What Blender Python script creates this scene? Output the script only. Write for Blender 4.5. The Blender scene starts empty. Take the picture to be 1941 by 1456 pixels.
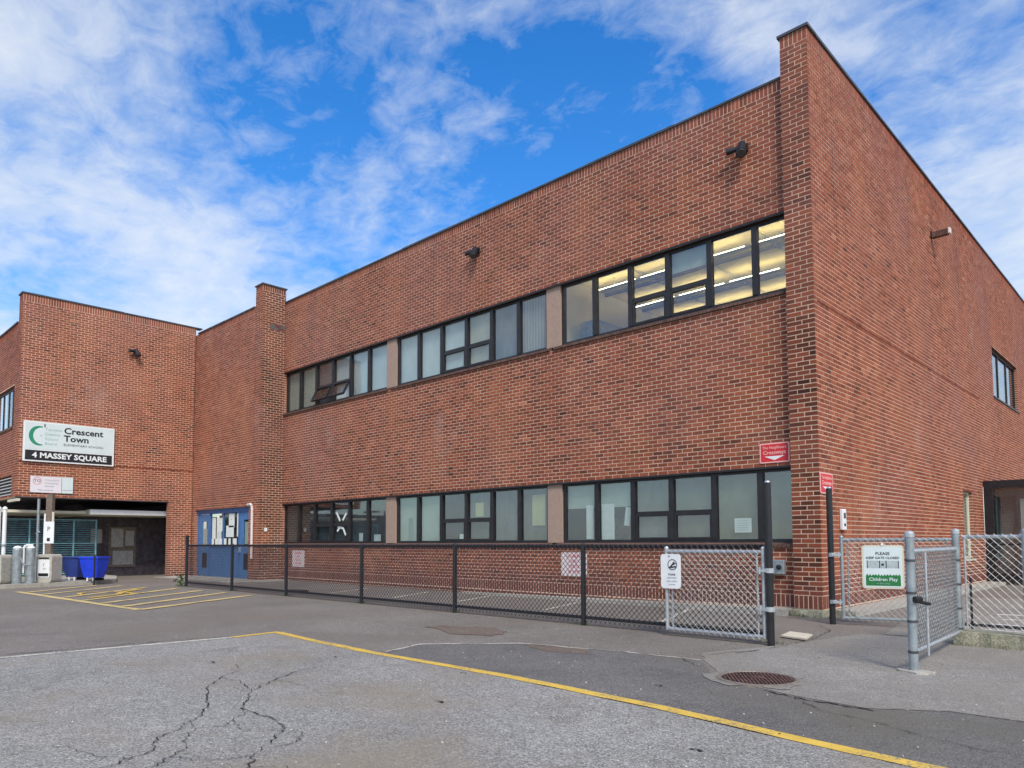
import bpy, math, random
from mathutils import Vector, Matrix
R = math.radians
random.seed(7)
S = bpy.context.scene
COL = S.collection

# ------------------------------------------------------------------ camera
F, SY, YAW, PITCH, ROLL = 1375.0, 216.5, R(43.819), R(3.437), R(-0.207)
CAM = Vector((4.7998, -12.7809, 1.3))
fw = Vector((-math.sin(YAW)*math.cos(PITCH), math.cos(YAW)*math.cos(PITCH), math.sin(PITCH)))
rt = Vector((math.cos(YAW), math.sin(YAW), 0)); up = rt.cross(fw)
r2 = rt*math.cos(ROLL)+up*math.sin(ROLL); u2 = -rt*math.sin(ROLL)+up*math.cos(ROLL)
cd = bpy.data.cameras.new('camera'); cam = bpy.data.objects.new('camera', cd); COL.objects.link(cam)
cam.matrix_world = Matrix(((r2.x, u2.x, -fw.x, CAM.x), (r2.y, u2.y, -fw.y, CAM.y), (r2.z, u2.z, -fw.z, CAM.z), (0, 0, 0, 1)))
cd.sensor_width = 36; cd.lens = 36*F/1941; cd.shift_y = SY/1941; cd.clip_end = 2000; cd.clip_start = .05
S.camera = cam
# ------------------------------------------------------------------ light
SUN_EL, SUN_AZ = R(46), R(124)          # azimuth clockwise from +Y
w = bpy.data.worlds.new('World'); S.world = w; w.use_nodes = True
nt = w.node_tree; nt.nodes.clear()
def N(nt, t, **k):
    n = nt.nodes.new(t)
    for a, b in k.items(): setattr(n, a, b)
    return n
def LK(nt, a, b): nt.links.new(a, b)
def mth(nt, op, a, b=None, clamp=False):
    n = N(nt, 'ShaderNodeMath', operation=op, use_clamp=clamp)
    for i, v in enumerate((a, b)):
        if v is None: continue
        if isinstance(v, (int, float)): n.inputs[i].default_value = v
        else: LK(nt, v, n.inputs[i])
    return n.outputs[0]
def ramp(nt, fac, stops, mode='LINEAR'):
    n = N(nt, 'ShaderNodeValToRGB'); n.color_ramp.interpolation = mode
    e = n.color_ramp.elements
    while len(e) > 1: e.remove(e[-1])
    e[0].position, e[0].color = stops[0][0], (*stops[0][1], 1)
    for p, c in stops[1:]:
        q = e.new(p); q.color = (*c, 1)
    LK(nt, fac, n.inputs[0]); return n.outputs[0]
def mixc(nt, f, a, b, bt='MIX'):
    n = N(nt, 'ShaderNodeMix', data_type='RGBA', blend_type=bt)
    for i, v in ((0, f), (6, a), (7, b)):
        if isinstance(v, (int, float)): n.inputs[i].default_value = v
        elif isinstance(v, tuple): n.inputs[i].default_value = (*v, 1)
        else: LK(nt, v, n.inputs[i])
    return n.outputs[2]
def noise(nt, vec, scale, detail=4, rough=.55, dist=0):
    n = N(nt, 'ShaderNodeTexNoise'); n.inputs['Scale'].default_value = scale
    n.inputs['Detail'].default_value = detail; n.inputs['Roughness'].default_value = rough
    n.inputs['Distortion'].default_value = dist
    if vec is not None: LK(nt, vec, n.inputs['Vector'])
    return n.outputs[0]
g3 = lambda v: (v, v, v)
sky = N(nt, 'ShaderNodeTexSky', sky_type='NISHITA', sun_disc=False, sun_elevation=SUN_EL, sun_rotation=SUN_AZ)
sky.altitude = 100; sky.ozone_density = 2.0
hs = N(nt, 'ShaderNodeHueSaturation'); hs.inputs['Saturation'].default_value = 1.42; hs.inputs['Hue'].default_value = .507; hs.inputs['Value'].default_value = 1.6
LK(nt, sky.outputs[0], hs.inputs['Color'])
tc = N(nt, 'ShaderNodeTexCoord')
sp = N(nt, 'ShaderNodeSeparateXYZ'); LK(nt, tc.outputs['Generated'], sp.inputs[0])
zz = mth(nt, 'ADD', mth(nt, 'MAXIMUM', sp.outputs[2], 0.0), .16)
cb = N(nt, 'ShaderNodeCombineXYZ')
LK(nt, mth(nt, 'DIVIDE', sp.outputs[0], zz), cb.inputs[0]); LK(nt, mth(nt, 'DIVIDE', sp.outputs[1], zz), cb.inputs[1])
mp = N(nt, 'ShaderNodeMapping'); LK(nt, cb.outputs[0], mp.inputs[0])
mp.inputs['Location'].default_value = (3.1, 1.7, 0); mp.inputs['Rotation'].default_value = (0, 0, R(24)); mp.inputs['Scale'].default_value = (1.0, 1.2, 1)
big = noise(nt, mp.outputs[0], .62, 3, .5, .15)
mid = noise(nt, mp.outputs[0], 2.6, 9, .6, .25)
fine = noise(nt, mp.outputs[0], 12, 7, .62, .6)
dens = mth(nt, 'ADD', mth(nt, 'MULTIPLY', big, .75), mth(nt, 'ADD', mth(nt, 'MULTIPLY', mid, .46), mth(nt, 'MULTIPLY', fine, .24)))
dens = mth(nt, 'ADD', dens, mth(nt, 'MULTIPLY', mth(nt, 'SUBTRACT', .5, sp.outputs[2]), .14))
cl = ramp(nt, dens, [(0, g3(0)), (.60, g3(0)), (.68, g3(.30)), (.76, g3(.62)), (.87, g3(.84)), (1, g3(.93))])
cc = ramp(nt, mid, [(0, (3.6, 4.3, 5.2)), (.35, (4.6, 5.2, 5.9)), (.65, (5.7, 6.0, 6.3)), (1, (6.3, 6.5, 6.6))])
colr = mixc(nt, cl, hs.outputs[0], cc)
bg = N(nt, 'ShaderNodeBackground'); LK(nt, colr, bg.inputs[0]); bg.inputs[1].default_value = .1
ow = N(nt, 'ShaderNodeOutputWorld'); LK(nt, bg.outputs[0], ow.inputs[0])
sl = bpy.data.lights.new('sun', 'SUN'); sl.energy = 2.1; sl.angle = R(16); sl.color = (1, .93, .83)
so = bpy.data.objects.new('sun', sl); COL.objects.link(so)
sd = Vector((math.sin(SUN_AZ)*math.cos(SUN_EL), math.cos(SUN_AZ)*math.cos(SUN_EL), math.sin(SUN_EL)))
so.rotation_euler = (-sd).to_track_quat('-Z', 'Y').to_euler(); so.location = (20, -30, 40)
vs = S.view_settings; vs.view_transform = 'Standard'; vs.look = 'None'; vs.gamma = 1; vs.exposure = 0.62
try: vs.use_curve_mapping = False
except Exception: pass

# ------------------------------------------------------------------ materials
def newmat(name):
    m = bpy.data.materials.new(name); m.use_nodes = True
    return m, m.node_tree, m.node_tree.nodes['Principled BSDF']
def pos(nt, scale=None):
    g = N(nt, 'ShaderNodeNewGeometry')
    if scale is None: return g.outputs['Position']
    m = N(nt, 'ShaderNodeMapping'); m.inputs['Scale'].default_value = scale; LK(nt, g.outputs['Position'], m.inputs[0]); return m.outputs[0]
def bump(nt, b, h, s, d=.01):
    n = N(nt, 'ShaderNodeBump'); n.inputs['Strength'].default_value = s; n.inputs['Distance'].default_value = d
    LK(nt, h, n.inputs['Height']); LK(nt, n.outputs[0], b.inputs['Normal'])
MC = {}
def plain(name, c, rough=.6, metal=0, var=.12, scale=9, bmp=0):
    """a single colour with slight blotches and wear"""
    if name in MC: return MC[name]
    m, nt, b = newmat(name)
    n = noise(nt, pos(nt), scale, 5, .6)
    lo = tuple(x*(1-var) for x in c); hi = tuple(min(1, x*(1+var)) for x in c)
    LK(nt, ramp(nt, n, [(.3, lo), (.7, hi)]), b.inputs['Base Color'])
    LK(nt, ramp(nt, noise(nt, pos(nt), scale*2.3, 3), [(.3, g3(max(.05, rough-.1))), (.7, g3(min(1, rough+.12)))]), b.inputs['Roughness'])
    b.inputs['Metallic'].default_value = metal
    if bmp: bump(nt, b, noise(nt, pos(nt), scale*6, 4), bmp, .01)
    MC[name] = m; return m

def brick_mat():
    m, nt, b = newmat('brick')
    at = N(nt, 'ShaderNodeAttribute', attribute_name='tone')
    c = ramp(nt, at.outputs['Fac'], [(0, (.06, .024, .017)), (.2, (.125, .042, .026)), (.45, (.235, .066, .036)), (.75, (.335, .102, .055)), (1, (.46, .18, .10))])
    p = pos(nt)
    q = N(nt, 'ShaderNodeSeparateXYZ'); LK(nt, p, q.inputs[0])
    # broad tone zones: purple, mostly high up, and orange
    n1 = mth(nt, 'ADD', noise(nt, p, .33, 4, .55), mth(nt, 'MULTIPLY', mth(nt, 'SUBTRACT', q.outputs[2], 5), .022))
    c = mixc(nt, ramp(nt, n1, [(.42, g3(0)), (.72, g3(.55))]), c, (.25, .10, .085))
    n2 = noise(nt, pos(nt, (1, 1, .5)), .7, 4, .6)
    c = mixc(nt, ramp(nt, n2, [(.48, g3(0)), (.7, g3(.45))]), c, (.40, .135, .058))
    # rain streaks under copings and sills, dirt splashed on the lowest courses, salt bloom
    st = noise(nt, pos(nt, (2.6, 2.6, .13)), 1.3, 5, .6)
    c = mixc(nt, ramp(nt, st, [(.56, g3(0)), (.72, g3(.5))]), c, (.11, .05, .04))
    sp_ = mth(nt, 'SUBTRACT', mth(nt, 'MULTIPLY', noise(nt, pos(nt), 1.6, 5, .6), 1.5), mth(nt, 'MULTIPLY', q.outputs[2], .9))
    c = mixc(nt, ramp(nt, sp_, [(.05, g3(0)), (.5, g3(.7))]), c, (.13, .055, .048))
    bl = noise(nt, pos(nt, (1, 1, .7)), .55, 7, .68)
    c = mixc(nt, ramp(nt, bl, [(.60, g3(0)), (.76, g3(.38))]), c, (.46, .32, .27))
    # grain
    g = noise(nt, p, 70, 3, .6)
    c = mixc(nt, .35, c, ramp(nt, g, [(.3, g3(.3)), (.7, g3(.7))]), 'OVERLAY')
    LK(nt, c, b.inputs['Base Color']); b.inputs['Roughness'].default_value = .88
    b.inputs['Specular IOR Level'].default_value = .12
    bump(nt, b, g, .35, .004)
    return m
M_BRICK = brick_mat()
def mortar_mat():
    m, nt, b = newmat('mortar')
    c = ramp(nt, noise(nt, pos(nt), 1.1, 5, .6), [(.3, (.52, .36, .25)), (.7, (.76, .54, .39))])
    c = mixc(nt, ramp(nt, noise(nt, pos(nt, (1, 1, .3)), .9, 4), [(.5, g3(0)), (.8, g3(.5))]), c, (.34, .22, .16))
    LK(nt, c, b.inputs['Base Color']); b.inputs['Roughness'].default_value = .95
    return m
M_MORTAR = mortar_mat()

def reveal_mat():
    m, nt, b = newmat('brick_reveal')
    g = N(nt, 'ShaderNodeNewGeometry'); q = N(nt, 'ShaderNodeSeparateXYZ'); LK(nt, g.outputs['Position'], q.inputs[0])
    f = mth(nt, 'FRACT', mth(nt, 'DIVIDE', mth(nt, 'SUBTRACT', q.outputs[2], .355), .082))
    j = mth(nt, 'ADD', mth(nt, 'LESS_THAN', f, .1), mth(nt, 'GREATER_THAN', f, .9), True)
    c = ramp(nt, noise(nt, pos(nt, (2, 2, 12)), 1.0, 3), [(.3, (.16, .055, .033)), (.7, (.33, .11, .055))])
    LK(nt, mixc(nt, j, c, (.6, .44, .34)), b.inputs['Base Color']); b.inputs['Roughness'].default_value = .9
    return m
M_REVEAL = reveal_mat()
def asphalt(name, lo, hi, spk, stain=(.05, .045, .04), warm=None, agg=110, amt=.5, vr=(.5, .5)):
    m, nt, b = newmat(name)
    p = pos(nt)
    c = ramp(nt, noise(nt, p, .5, 6, .6), [(.3, lo), (.7, hi)])
    v = N(nt, 'ShaderNodeTexVoronoi'); v.inputs['Scale'].default_value = agg; LK(nt, p, v.inputs['Vector'])
    vv = N(nt, 'ShaderNodeSeparateColor'); LK(nt, v.outputs['Color'], vv.inputs[0])
    sk = ramp(nt, vv.outputs[0], [(0, g3(.5-spk)), (.45, g3(.44)), (.75, g3(.56)), (1, g3(.5+spk))])
    c = mixc(nt, 1.0, c, sk, 'OVERLAY')
    f2 = noise(nt, p, 34, 5, .7)
    c = mixc(nt, .6, c, ramp(nt, f2, [(.3, g3(.33)), (.7, g3(.67))]), 'OVERLAY')
    f3 = noise(nt, p, 6, 5, .65)
    c = mixc(nt, .5, c, ramp(nt, f3, [(.3, g3(.38)), (.7, g3(.62))]), 'OVERLAY')
    c = mixc(nt, ramp(nt, noise(nt, p, .9, 6, .65, .6), [(.56, g3(0)), (.74, g3(amt))]), c, stain)
    if warm: c = mixc(nt, ramp(nt, noise(nt, pos(nt, (1, 1, 1)), .37, 5, .6), [(.48, g3(0)), (.68, g3(.75))]), c, warm)
    LK(nt, c, b.inputs['Base Color'])
    LK(nt, ramp(nt, f3, [(.3, g3(.72)), (.7, g3(.95))]), b.inputs['Roughness'])
    b.inputs['Specular IOR Level'].default_value = .35
    hh = mth(nt, 'ADD', v.outputs['Distance'], mth(nt, 'MULTIPLY', f2, 1.2))
    bump(nt, b, hh, .55, .006)
    return m
M_ASPH = asphalt('asphalt', (.178, .158, .132), (.25, .223, .188), .22, (.11, .10, .09), (.20, .165, .13), 120, .4)
M_ASPH_OLD = asphalt('worn_asphalt', (.245, .233, .208), (.335, .318, .286), .25, (.15, .135, .10), (.27, .22, .15), 95, .75)
M_ASPH_DARK = asphalt('dark_asphalt', (.13, .121, .110), (.19, .177, .16), .24, (.07, .065, .06), (.15, .135, .10), 120, .4)
M_ASPH_PALE = asphalt('pale_asphalt', (.225, .208, .178), (.31, .288, .248), .22, (.15, .14, .12), (.24, .215, .17), 120, .4)
M_CONC = asphalt('concrete', (.34, .32, .27), (.48, .45, .385), .12, (.2, .19, .14), None, 160, .6)
M_MOSS = asphalt('mossy_stone', (.26, .25, .17), (.40, .38, .27), .14, (.07, .10, .03), None, 60, .9)

def paint_mat(name, c, worn, under):
    """road paint with worn-through patches and chips"""
    m, nt, b = newmat(name)
    p = pos(nt)
    n = mth(nt, 'ADD', mth(nt, 'MULTIPLY', noise(nt, p, 45, 5, .7), .6), mth(nt, 'MULTIPLY', noise(nt, p, 2.2, 4, .6), .4))
    cc = ramp(nt, noise(nt, p, 7, 5), [(.3, tuple(x*.8 for x in c)), (.7, c)])
    f = ramp(nt, n, [(worn-.03, g3(1)), (worn+.04, g3(0))])
    LK(nt, mixc(nt, f, cc, under), b.inputs['Base Color']); b.inputs['Roughness'].default_value = .7
    bump(nt, b, noise(nt, p, 60, 4), .3, .004)
    return m
M_YEL = paint_mat('yellow_paint', (.78, .51, .08), .44, (.22, .19, .13))
M_YEL_OLD = paint_mat('worn_yellow_paint', (.74, .56, .22), .44, (.20, .18, .14))
M_WHT_OLD = paint_mat('worn_white_paint', (.70, .66, .54), .46, (.22, .21, .18))
M_BLACK = plain('black_paint', (.014, .014, .016), .38, 0, .3, 12)
M_FRAME = plain('dark_bronze_frame', (.022, .020, .022), .42, .2, .3, 6)
M_FLASH = plain('grey_flashing', (.09, .09, .095), .45, .5, .25, 3)
M_GALV = plain('galvanised_steel', (.50, .52, .53), .42, .55, .22, 14)
M_GALVD = plain('weathered_post_steel', (.30, .34, .35), .5, .4, .25, 10)
M_SILL = plain('sill_brick', (.12, .065, .048), .85, 0, .4, 7, .3)
M_STUCCO = plain('stucco', (.36, .255, .195), .9, 0, .15, 30, .3)
M_WHITE = plain('white_enamel', (.78, .79, .77), .4, 0, .06, 6)
M_PAPER = plain('paper', (.74, .77, .72), .8, 0, .06, 5)
M_SIGNW = plain('sign_white', (.62, .70, .68), .45, 0, .05, 3)
M_INK = plain('black_ink', (.012, .012, .014), .5, 0, .1, 3)
M_GREEN = plain('sign_green', (.02, .25, .13), .5, 0, .15, 8)
M_GREENG = plain('faded_green_ink', (.28, .45, .40), .6, 0, .1, 20)
M_GRASSG = plain('print_green', (.015, .17, .04), .5, 0, .4, 50)
M_RED = plain('sign_red', (.62, .02, .025), .45, 0, .12, 20)
M_PINK = plain('sign_pink', (.82, .42, .38), .5, 0, .08, 20)
M_BLUE = plain('blue_door_paint', (.075, .19, .40), .45, 0, .14, 4)
M_BLUED = plain('blue_frame_paint', (.06, .15, .34), .45, 0, .14, 4)
M_TUB = plain('blue_plastic', (.012, .05, .62), .4, 0, .15, 3)
M_CREAM = plain('cream_paint', (.62, .58, .44), .6, 0, .08, 3)
M_BEIGE = plain('beige_slab', (.62, .55, .42), .8, 0, .12, 9, .2)
M_PIPE = plain('pinkish_white_pipe', (.70, .60, .55), .5, 0, .08, 6)
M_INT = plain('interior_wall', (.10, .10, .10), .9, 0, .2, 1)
M_WARMW = plain('classroom_wall', (.62, .53, .33), .85, 0, .1, 1.5)
M_CEIL = plain('classroom_ceiling', (.82, .66, .34), .85, 0, .06, 1)
M_DARKB = plain('dark_underpass_wall', (.075, .06, .068), .8, 0, .5, 5, .4)  # one dark purple tone for underpass walls and soffits
M_TEAL = plain('teal_mesh_paint', (.16, .34, .38), .6, 0, .3, 8)
M_RUST = plain('rusty_iron', (.13, .07, .055), .75, .4, .5, 14, .5)
M_RUSTD = plain('dark_rusty_iron', (.035, .022, .018), .9, .2, .4, 14)
M_RUSTE = plain('worn_iron_edge', (.26, .22, .18), .6, .4, .3, 20)
M_CRACK = plain('dark_crack', (.018, .016, .015), 1, 0, .3, 30)  # near-black used for cracks, seams and movement joints
M_WOOD = plain('weathered_wood', (.17, .13, .10), .9, 0, .3, 12, .4)
M_LEAF = plain('weed_leaf', (.07, .11, .035), .7, 0, .4, 30)
M_BINC = plain('bin_concrete', (.42, .40, .34), .9, 0, .2, 12, .4)
M_DIM = plain('dim_notice_paper', (.36, .34, .32), .8, 0, .3, 14)
M_LENS = plain('lamp_lens', (.75, .66, .6), .25, 0, .05, 5)
M_OLIVE = plain('olive_soffit', (.62, .59, .42), .8, 0, .1, 2)
M_LOUV = plain('louvre_metal', (.62, .60, .57), .45, .3, .1, 6)

def pane_sheet_mat(name, c, fold=0, var=.1):
    m, nt, b = newmat(name)
    n = noise(nt, pos(nt, (1, 1, .5)), 2.2, 5, .6)
    col = ramp(nt, n, [(.3, tuple(x*(1-var) for x in c)), (.7, tuple(min(1, x*(1+var)) for x in c))])
    if fold:
        wv = N(nt, 'ShaderNodeTexWave', wave_type='BANDS', bands_direction='X'); wv.inputs['Scale'].default_value = 3.4
        wv.inputs['Distortion'].default_value = 1.6; wv.inputs['Detail'].default_value = 2; LK(nt, pos(nt), wv.inputs['Vector'])
        col = mixc(nt, .5, col, ramp(nt, wv.outputs['Fac'], [(0, g3(.3)), (1, g3(.68))]), 'OVERLAY')
    LK(nt, col, b.inputs['Base Color']); b.inputs['Roughness'].default_value = .85
    return m
BL = dict(  # dark is painted dim interior; some grey sheets stand in for reflections in glass
    white=pane_sheet_mat('white_blind', (.62, .68, .68)), green=pane_sheet_mat('greenish_blind', (.42, .50, .42)), grey=pane_sheet_mat('grey_sheet', (.17, .18, .18), 0, .3),
    beige=pane_sheet_mat('beige_blind', (.50, .47, .38)), curtain=pane_sheet_mat('curtain', (.46, .45, .38), 1), dark=pane_sheet_mat('dark_interior_sheet', (.05, .052, .06), 0, .5),
    dcurt=pane_sheet_mat('dark_curtain', (.13, .13, .13), 1, .3), olive=pane_sheet_mat('olive_blind', (.17, .18, .115), 0, .25), ogrey=pane_sheet_mat('olive_grey_sheet', (.15, .155, .13), 0, .25),
    sheer=pane_sheet_mat('sheer_blind', (.55, .54, .42), 0, .15), yell=pane_sheet_mat('yellow_blind', (.52, .50, .28), 0, .1), wood=pane_sheet_mat('dim_curtain', (.34, .31, .28), 1, .15))
def glass_mat():
    m, nt, b = newmat('window_glass'); nt.nodes.remove(b)
    out = nt.nodes['Material Output']
    tr = N(nt, 'ShaderNodeBsdfTransparent'); tr.inputs[0].default_value = (.86, .90, .89, 1)
    gl = N(nt, 'ShaderNodeBsdfGlossy'); gl.inputs['Roughness'].default_value = .03; gl.inputs[0].default_value = (.9, .95, 1, 1)
    gg = N(nt, 'ShaderNodeNewGeometry'); dt = N(nt, 'ShaderNodeVectorMath', operation='DOT_PRODUCT'); LK(nt, gg.outputs['Incoming'], dt.inputs[0]); LK(nt, gg.outputs['True Normal'], dt.inputs[1])
    fz = mth(nt, 'ADD', mth(nt, 'MULTIPLY', mth(nt, 'POWER', mth(nt, 'SUBTRACT', 1, mth(nt, 'ABSOLUTE', dt.outputs['Value'])), 5), .9), .10)
    bp = N(nt, 'ShaderNodeBump'); bp.inputs['Strength'].default_value = .06; bp.inputs['Distance'].default_value = .02
    LK(nt, noise(nt, pos(nt), 1.6, 2), bp.inputs['Height']); LK(nt, bp.outputs[0], gl.inputs['Normal'])
    mx = N(nt, 'ShaderNodeMixShader'); LK(nt, fz, mx.inputs[0]); LK(nt, tr.outputs[0], mx.inputs[1]); LK(nt, gl.outputs[0], mx.inputs[2])
    LK(nt, mx.outputs[0], out.inputs[0]); return m
M_GLASS = glass_mat()
def emit(name, c, s):
    m, nt, b = newmat(name)
    b.inputs['Base Color'].default_value = (.8, .8, .8, 1)
    b.inputs['Emission Color'].default_value = (*c, 1); b.inputs['Emission Strength'].default_value = s; return m
M_TUBE = emit('fluorescent_tube', (1, .84, .50), 15)

# ------------------------------------------------------------------ mesh helpers
class MB:
    def __init__(s): s.v = []; s.f = []; s.sm = []
    def poly(s, pts):
        n = len(s.v); s.v += [tuple(p) for p in pts]; s.f.append(tuple(range(n, n+len(pts)))); return s
    def box(s, x0, x1, y0, y1, z0, z1):
        n = len(s.v); s.v += [(x, y, z) for z in (z0, z1) for y in (y0, y1) for x in (x0, x1)]
        s.f += [tuple(n+i for i in q) for q in ((0, 2, 3, 1), (4, 5, 7, 6), (0, 1, 5, 4), (2, 6, 7, 3), (0, 4, 6, 2), (1, 3, 7, 5))]; return s
    def prism(s, pts, z0, z1):
        n = len(s.v); k = len(pts)
        s.v += [(x, y, z0) for x, y in pts]+[(x, y, z1) for x, y in pts]
        s.f.append(tuple(range(n+k-1, n-1, -1))); s.f.append(tuple(range(n+k, n+2*k)))
        for i in range(k): j = (i+1) % k; s.f.append((n+i, n+j, n+k+j, n+k+i))
        return s
    def extr(s, pts, y0, y1):
        """outline in x,z extruded along y"""
        n = len(s.v); k = len(pts)
        s.v += [(x, y0, z) for x, z in pts]+[(x, y1, z) for x, z in pts]
        s.f.append(tuple(range(n, n+k))); s.f.append(tuple(range(n+2*k-1, n+k-1, -1)))
        for i in range(k): j = (i+1) % k; s.f.append((n+j, n+i, n+k+i, n+k+j))
        return s
    def tube(s, a, b, r, seg=8, r1=None, cap=True):
        a = Vector(a); b = Vector(b); r1 = r if r1 is None else r1
        d = (b-a).normalized(); x = d.orthogonal().normalized(); y = d.cross(x)
        n = len(s.v)
        for p, q in ((a, r), (b, r1)):
            for i in range(seg):
                t = 2*math.pi*(i+.5)/seg; s.v.append(tuple(p+x*math.cos(t)*q+y*math.sin(t)*q))
        for i in range(seg): j = (i+1) % seg; s.f.append((n+i, n+j, n+seg+j, n+seg+i))
        if cap: s.f.append(tuple(range(n+seg-1, n-1, -1))); s.f.append(tuple(range(n+seg, n+2*seg)))
        return s
    def lathe(s, prof, cx=0, cy=0, seg=20):
        n = len(s.v); k = len(prof)
        for r, z in prof:
            for i in range(seg): t = 2*math.pi*i/seg; s.v.append((cx+r*math.cos(t), cy+r*math.sin(t), z))
        for j in range(k-1):
            for i in range(seg):
                q = (i+1) % seg; s.f.append((n+j*seg+i, n+j*seg+q, n+(j+1)*seg+q, n+(j+1)*seg+i))
        s.f.append(tuple(range(n+seg-1, n-1, -1))); s.f.append(tuple(range(n+(k-1)*seg, n+k*seg))); return s
    def build(s, name, mat, parent=None, loc=None, smooth=False, bevel=0):
        me = bpy.data.meshes.new(name); me.from_pydata(s.v, [], s.f); me.materials.append(mat)
        if smooth: me.polygons.foreach_set('use_smooth', [True]*len(me.polygons))
        o = bpy.data.objects.new(name, me); COL.objects.link(o)
        if loc: o.location = loc
        if parent: o.parent = parent
        if bevel:
            bv = o.modifiers.new('bevel', 'BEVEL'); bv.width = bevel; bv.segments = 2; bv.limit_method = 'ANGLE'
        return o
def box(name, mat, parent, *b, bevel=0): return MB().box(*b).build(name, mat, parent, bevel=bevel)
def tag(o, label, cat, group=None, kind=None):
    if label: o['label'] = label
    if cat: o['category'] = cat
    if group: o['group'] = group
    if kind: o['kind'] = kind
    return o
def thing(name, label, cat, loc=(0, 0, 0), rz=0, group=None):
    o = bpy.data.objects.new(name, None); COL.objects.link(o); o.empty_display_size = .2
    o.location = loc; o.rotation_euler = (0, 0, rz); return tag(o, label, cat, group)
def struct(name, mb, mat):
    o = mb.build(name, mat); o['kind'] = 'structure'; return o
def text(body, size, mat, parent, x, z, y=-.004, align='CENTER', name='lettering', sx=1, bold=0, flat=False):
    c = bpy.data.curves.new('text', 'FONT'); c.body = body; c.size = size; c.align_x = align; c.align_y = 'CENTER'; c.extrude = .0012
    c.offset = bold; c.resolution_u = 2
    t = bpy.data.objects.new('tmp', c); COL.objects.link(t)
    bpy.context.view_layer.update()
    me = bpy.data.meshes.new_from_object(t); bpy.data.objects.remove(t)
    me.materials.clear(); me.materials.append(mat)
    me.transform(Matrix.Diagonal((sx, 1, 1, 1)))
    if not flat: me.transform(Matrix.Rotation(R(90), 4, 'X'))
    o = bpy.data.objects.new(name, me); COL.objects.link(o); o.parent = parent; o.location = (x, y, z); return o
def rrect(w, h, r, n=5, cx=0, cz=0):
    p = []
    for sx, sz, a in ((1, 1, 0), (-1, 1, 90), (-1, -1, 180), (1, -1, 270)):
        for i in range(n+1):
            t = R(a+90*i/n); p.append((cx+sx*(w/2-r)+r*math.cos(t), cz+sz*(h/2-r)+r*math.sin(t)))
    return p

# ------------------------------------------------------------------ ground
Z1, Z2, Z3 = .004, .008, .012
struct('ground', MB().poly([(-300, -300, 0), (300, -300, 0), (300, 300, 0), (-300, 300, 0)]), M_ASPH)
def wob(pts, amp, n=5, closed=False):
    out = []
    k = len(pts)
    for i in range(k if closed else k-1):
        a = Vector(pts[i]); b = Vector(pts[(i+1) % k]); d = (b-a); nn = Vector((-d.y, d.x)).normalized()
        for j in range(n):
            t = j/n; q = a+d*t+(nn*random.uniform(-amp, amp) if j else Vector((0, 0))); out.append((q.x, q.y))
    if not closed: out.append(tuple(pts[-1]))
    return out
def flat(name, pts, z, mat): 
    return struct(name, MB().poly([(x, y, z) for x, y in pts]), mat)
old = wob([(-4.95, -7.56), (-2.36, -7.74), (0, -7.76), (1.64, -7.9), (2.77, -8.06), (3.6, -8.14), (9, -8.5), (16, -9), (16, -30), (-5.3, -30), (-5.15, -10.8), (-4.93, -8.27)], .02, 4, True)
flat('worn_asphalt', old, Z1, M_ASPH_OLD)
edge = [(-2.3, -7.55), (-2.48, -6.86), (-1.62, -5.97), (-.27, -5.64), (.74, -5.6), (1.1, -6.05), (1.42, -6.5), (2.22, -6.74), (2.83, -6.82), (3.32, -6.5), (3.79, -6.5), (6, -6.6), (12, -6.4)]
dark = wob(edge, .03, 5)+[(12, -8.66), (9, -8.4), (3.6, -8.04), (2.77, -7.96), (1.64, -7.8), (0, -7.66), (-2.2, -7.64)]
flat('dark_asphalt_patch', dark, Z1, M_ASPH_DARK)
pale = wob([(.74, -5.57), (.5, -5.0), (.95, -3.9), (1.3, -1.7), (2.3, -1.2), (12, -1.4)], .05, 6)+[(12, -6.34)]+wob(edge[::-1], .0, 1)[1:9]
pale = wob([(12, -6.36), (12, -2.2), (2.4, -1.9), (1.25, -2.1), (.98, -3.5), (.78, -4.35), (.5, -5.1), (.76, -5.56)], .03, 5)+[(1.14, -6.0), (1.46, -6.44), (2.22, -6.69), (2.83, -6.77), (3.32, -6.45), (3.79, -6.45), (6, -6.55)]
flat('pale_asphalt_patch', pale, Z1, M_ASPH_PALE)
def ribbon(pts, wd, z, amp=0, n=1, jit=0):
    P = [Vector(p) for p in (wob(pts, amp, n) if n > 1 else pts)]
    L, Rr = [], []
    for i, p in enumerate(P):
        d = (P[min(i+1, len(P)-1)]-P[max(i-1, 0)]).normalized(); nn = Vector((-d.y, d.x))
        h = wd/2*(1+random.uniform(-jit, jit)); L.append(p+nn*h); Rr.append(p-nn*h)
    mb = MB(); k = len(P)
    mb.v = [(q.x, q.y, z) for q in L]+[(q.x, q.y, z) for q in Rr]
    mb.f = [(i, k+i, k+i+1, i+1) for i in range(k-1)]; return mb
def join(a, b):
    n = len(a.v); a.v += b.v; a.f += [tuple(i+n for i in f) for f in b.f]; return a
struct('yellow_line', ribbon([(-4.95, -7.5), (-3.6, -7.63), (-2.36, -7.7), (-.11, -7.70), (1.64, -7.83), (2.77, -8.0), (3.58, -8.09), (9, -8.45), (15, -8.85)], .125, Z2, .006, 6, .07), M_YEL)
struct('yellow_line_return', ribbon([(-5.0, -7.46), (-4.93, -8.2)], .12, Z2+.0007, .006, 4, .1), M_YEL)
struct('faded_line', ribbon([(-4.98, -7.58), (-4.93, -8.27), (-5.06, -9.6), (-5.17, -10.8), (-5.5, -15)], .11, Z2, .008, 6, .12), M_WHT_OLD)
struct('patch_seam', ribbon(edge[:5], .035, Z2, .03, 6, .8), M_WHT_OLD)
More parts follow.
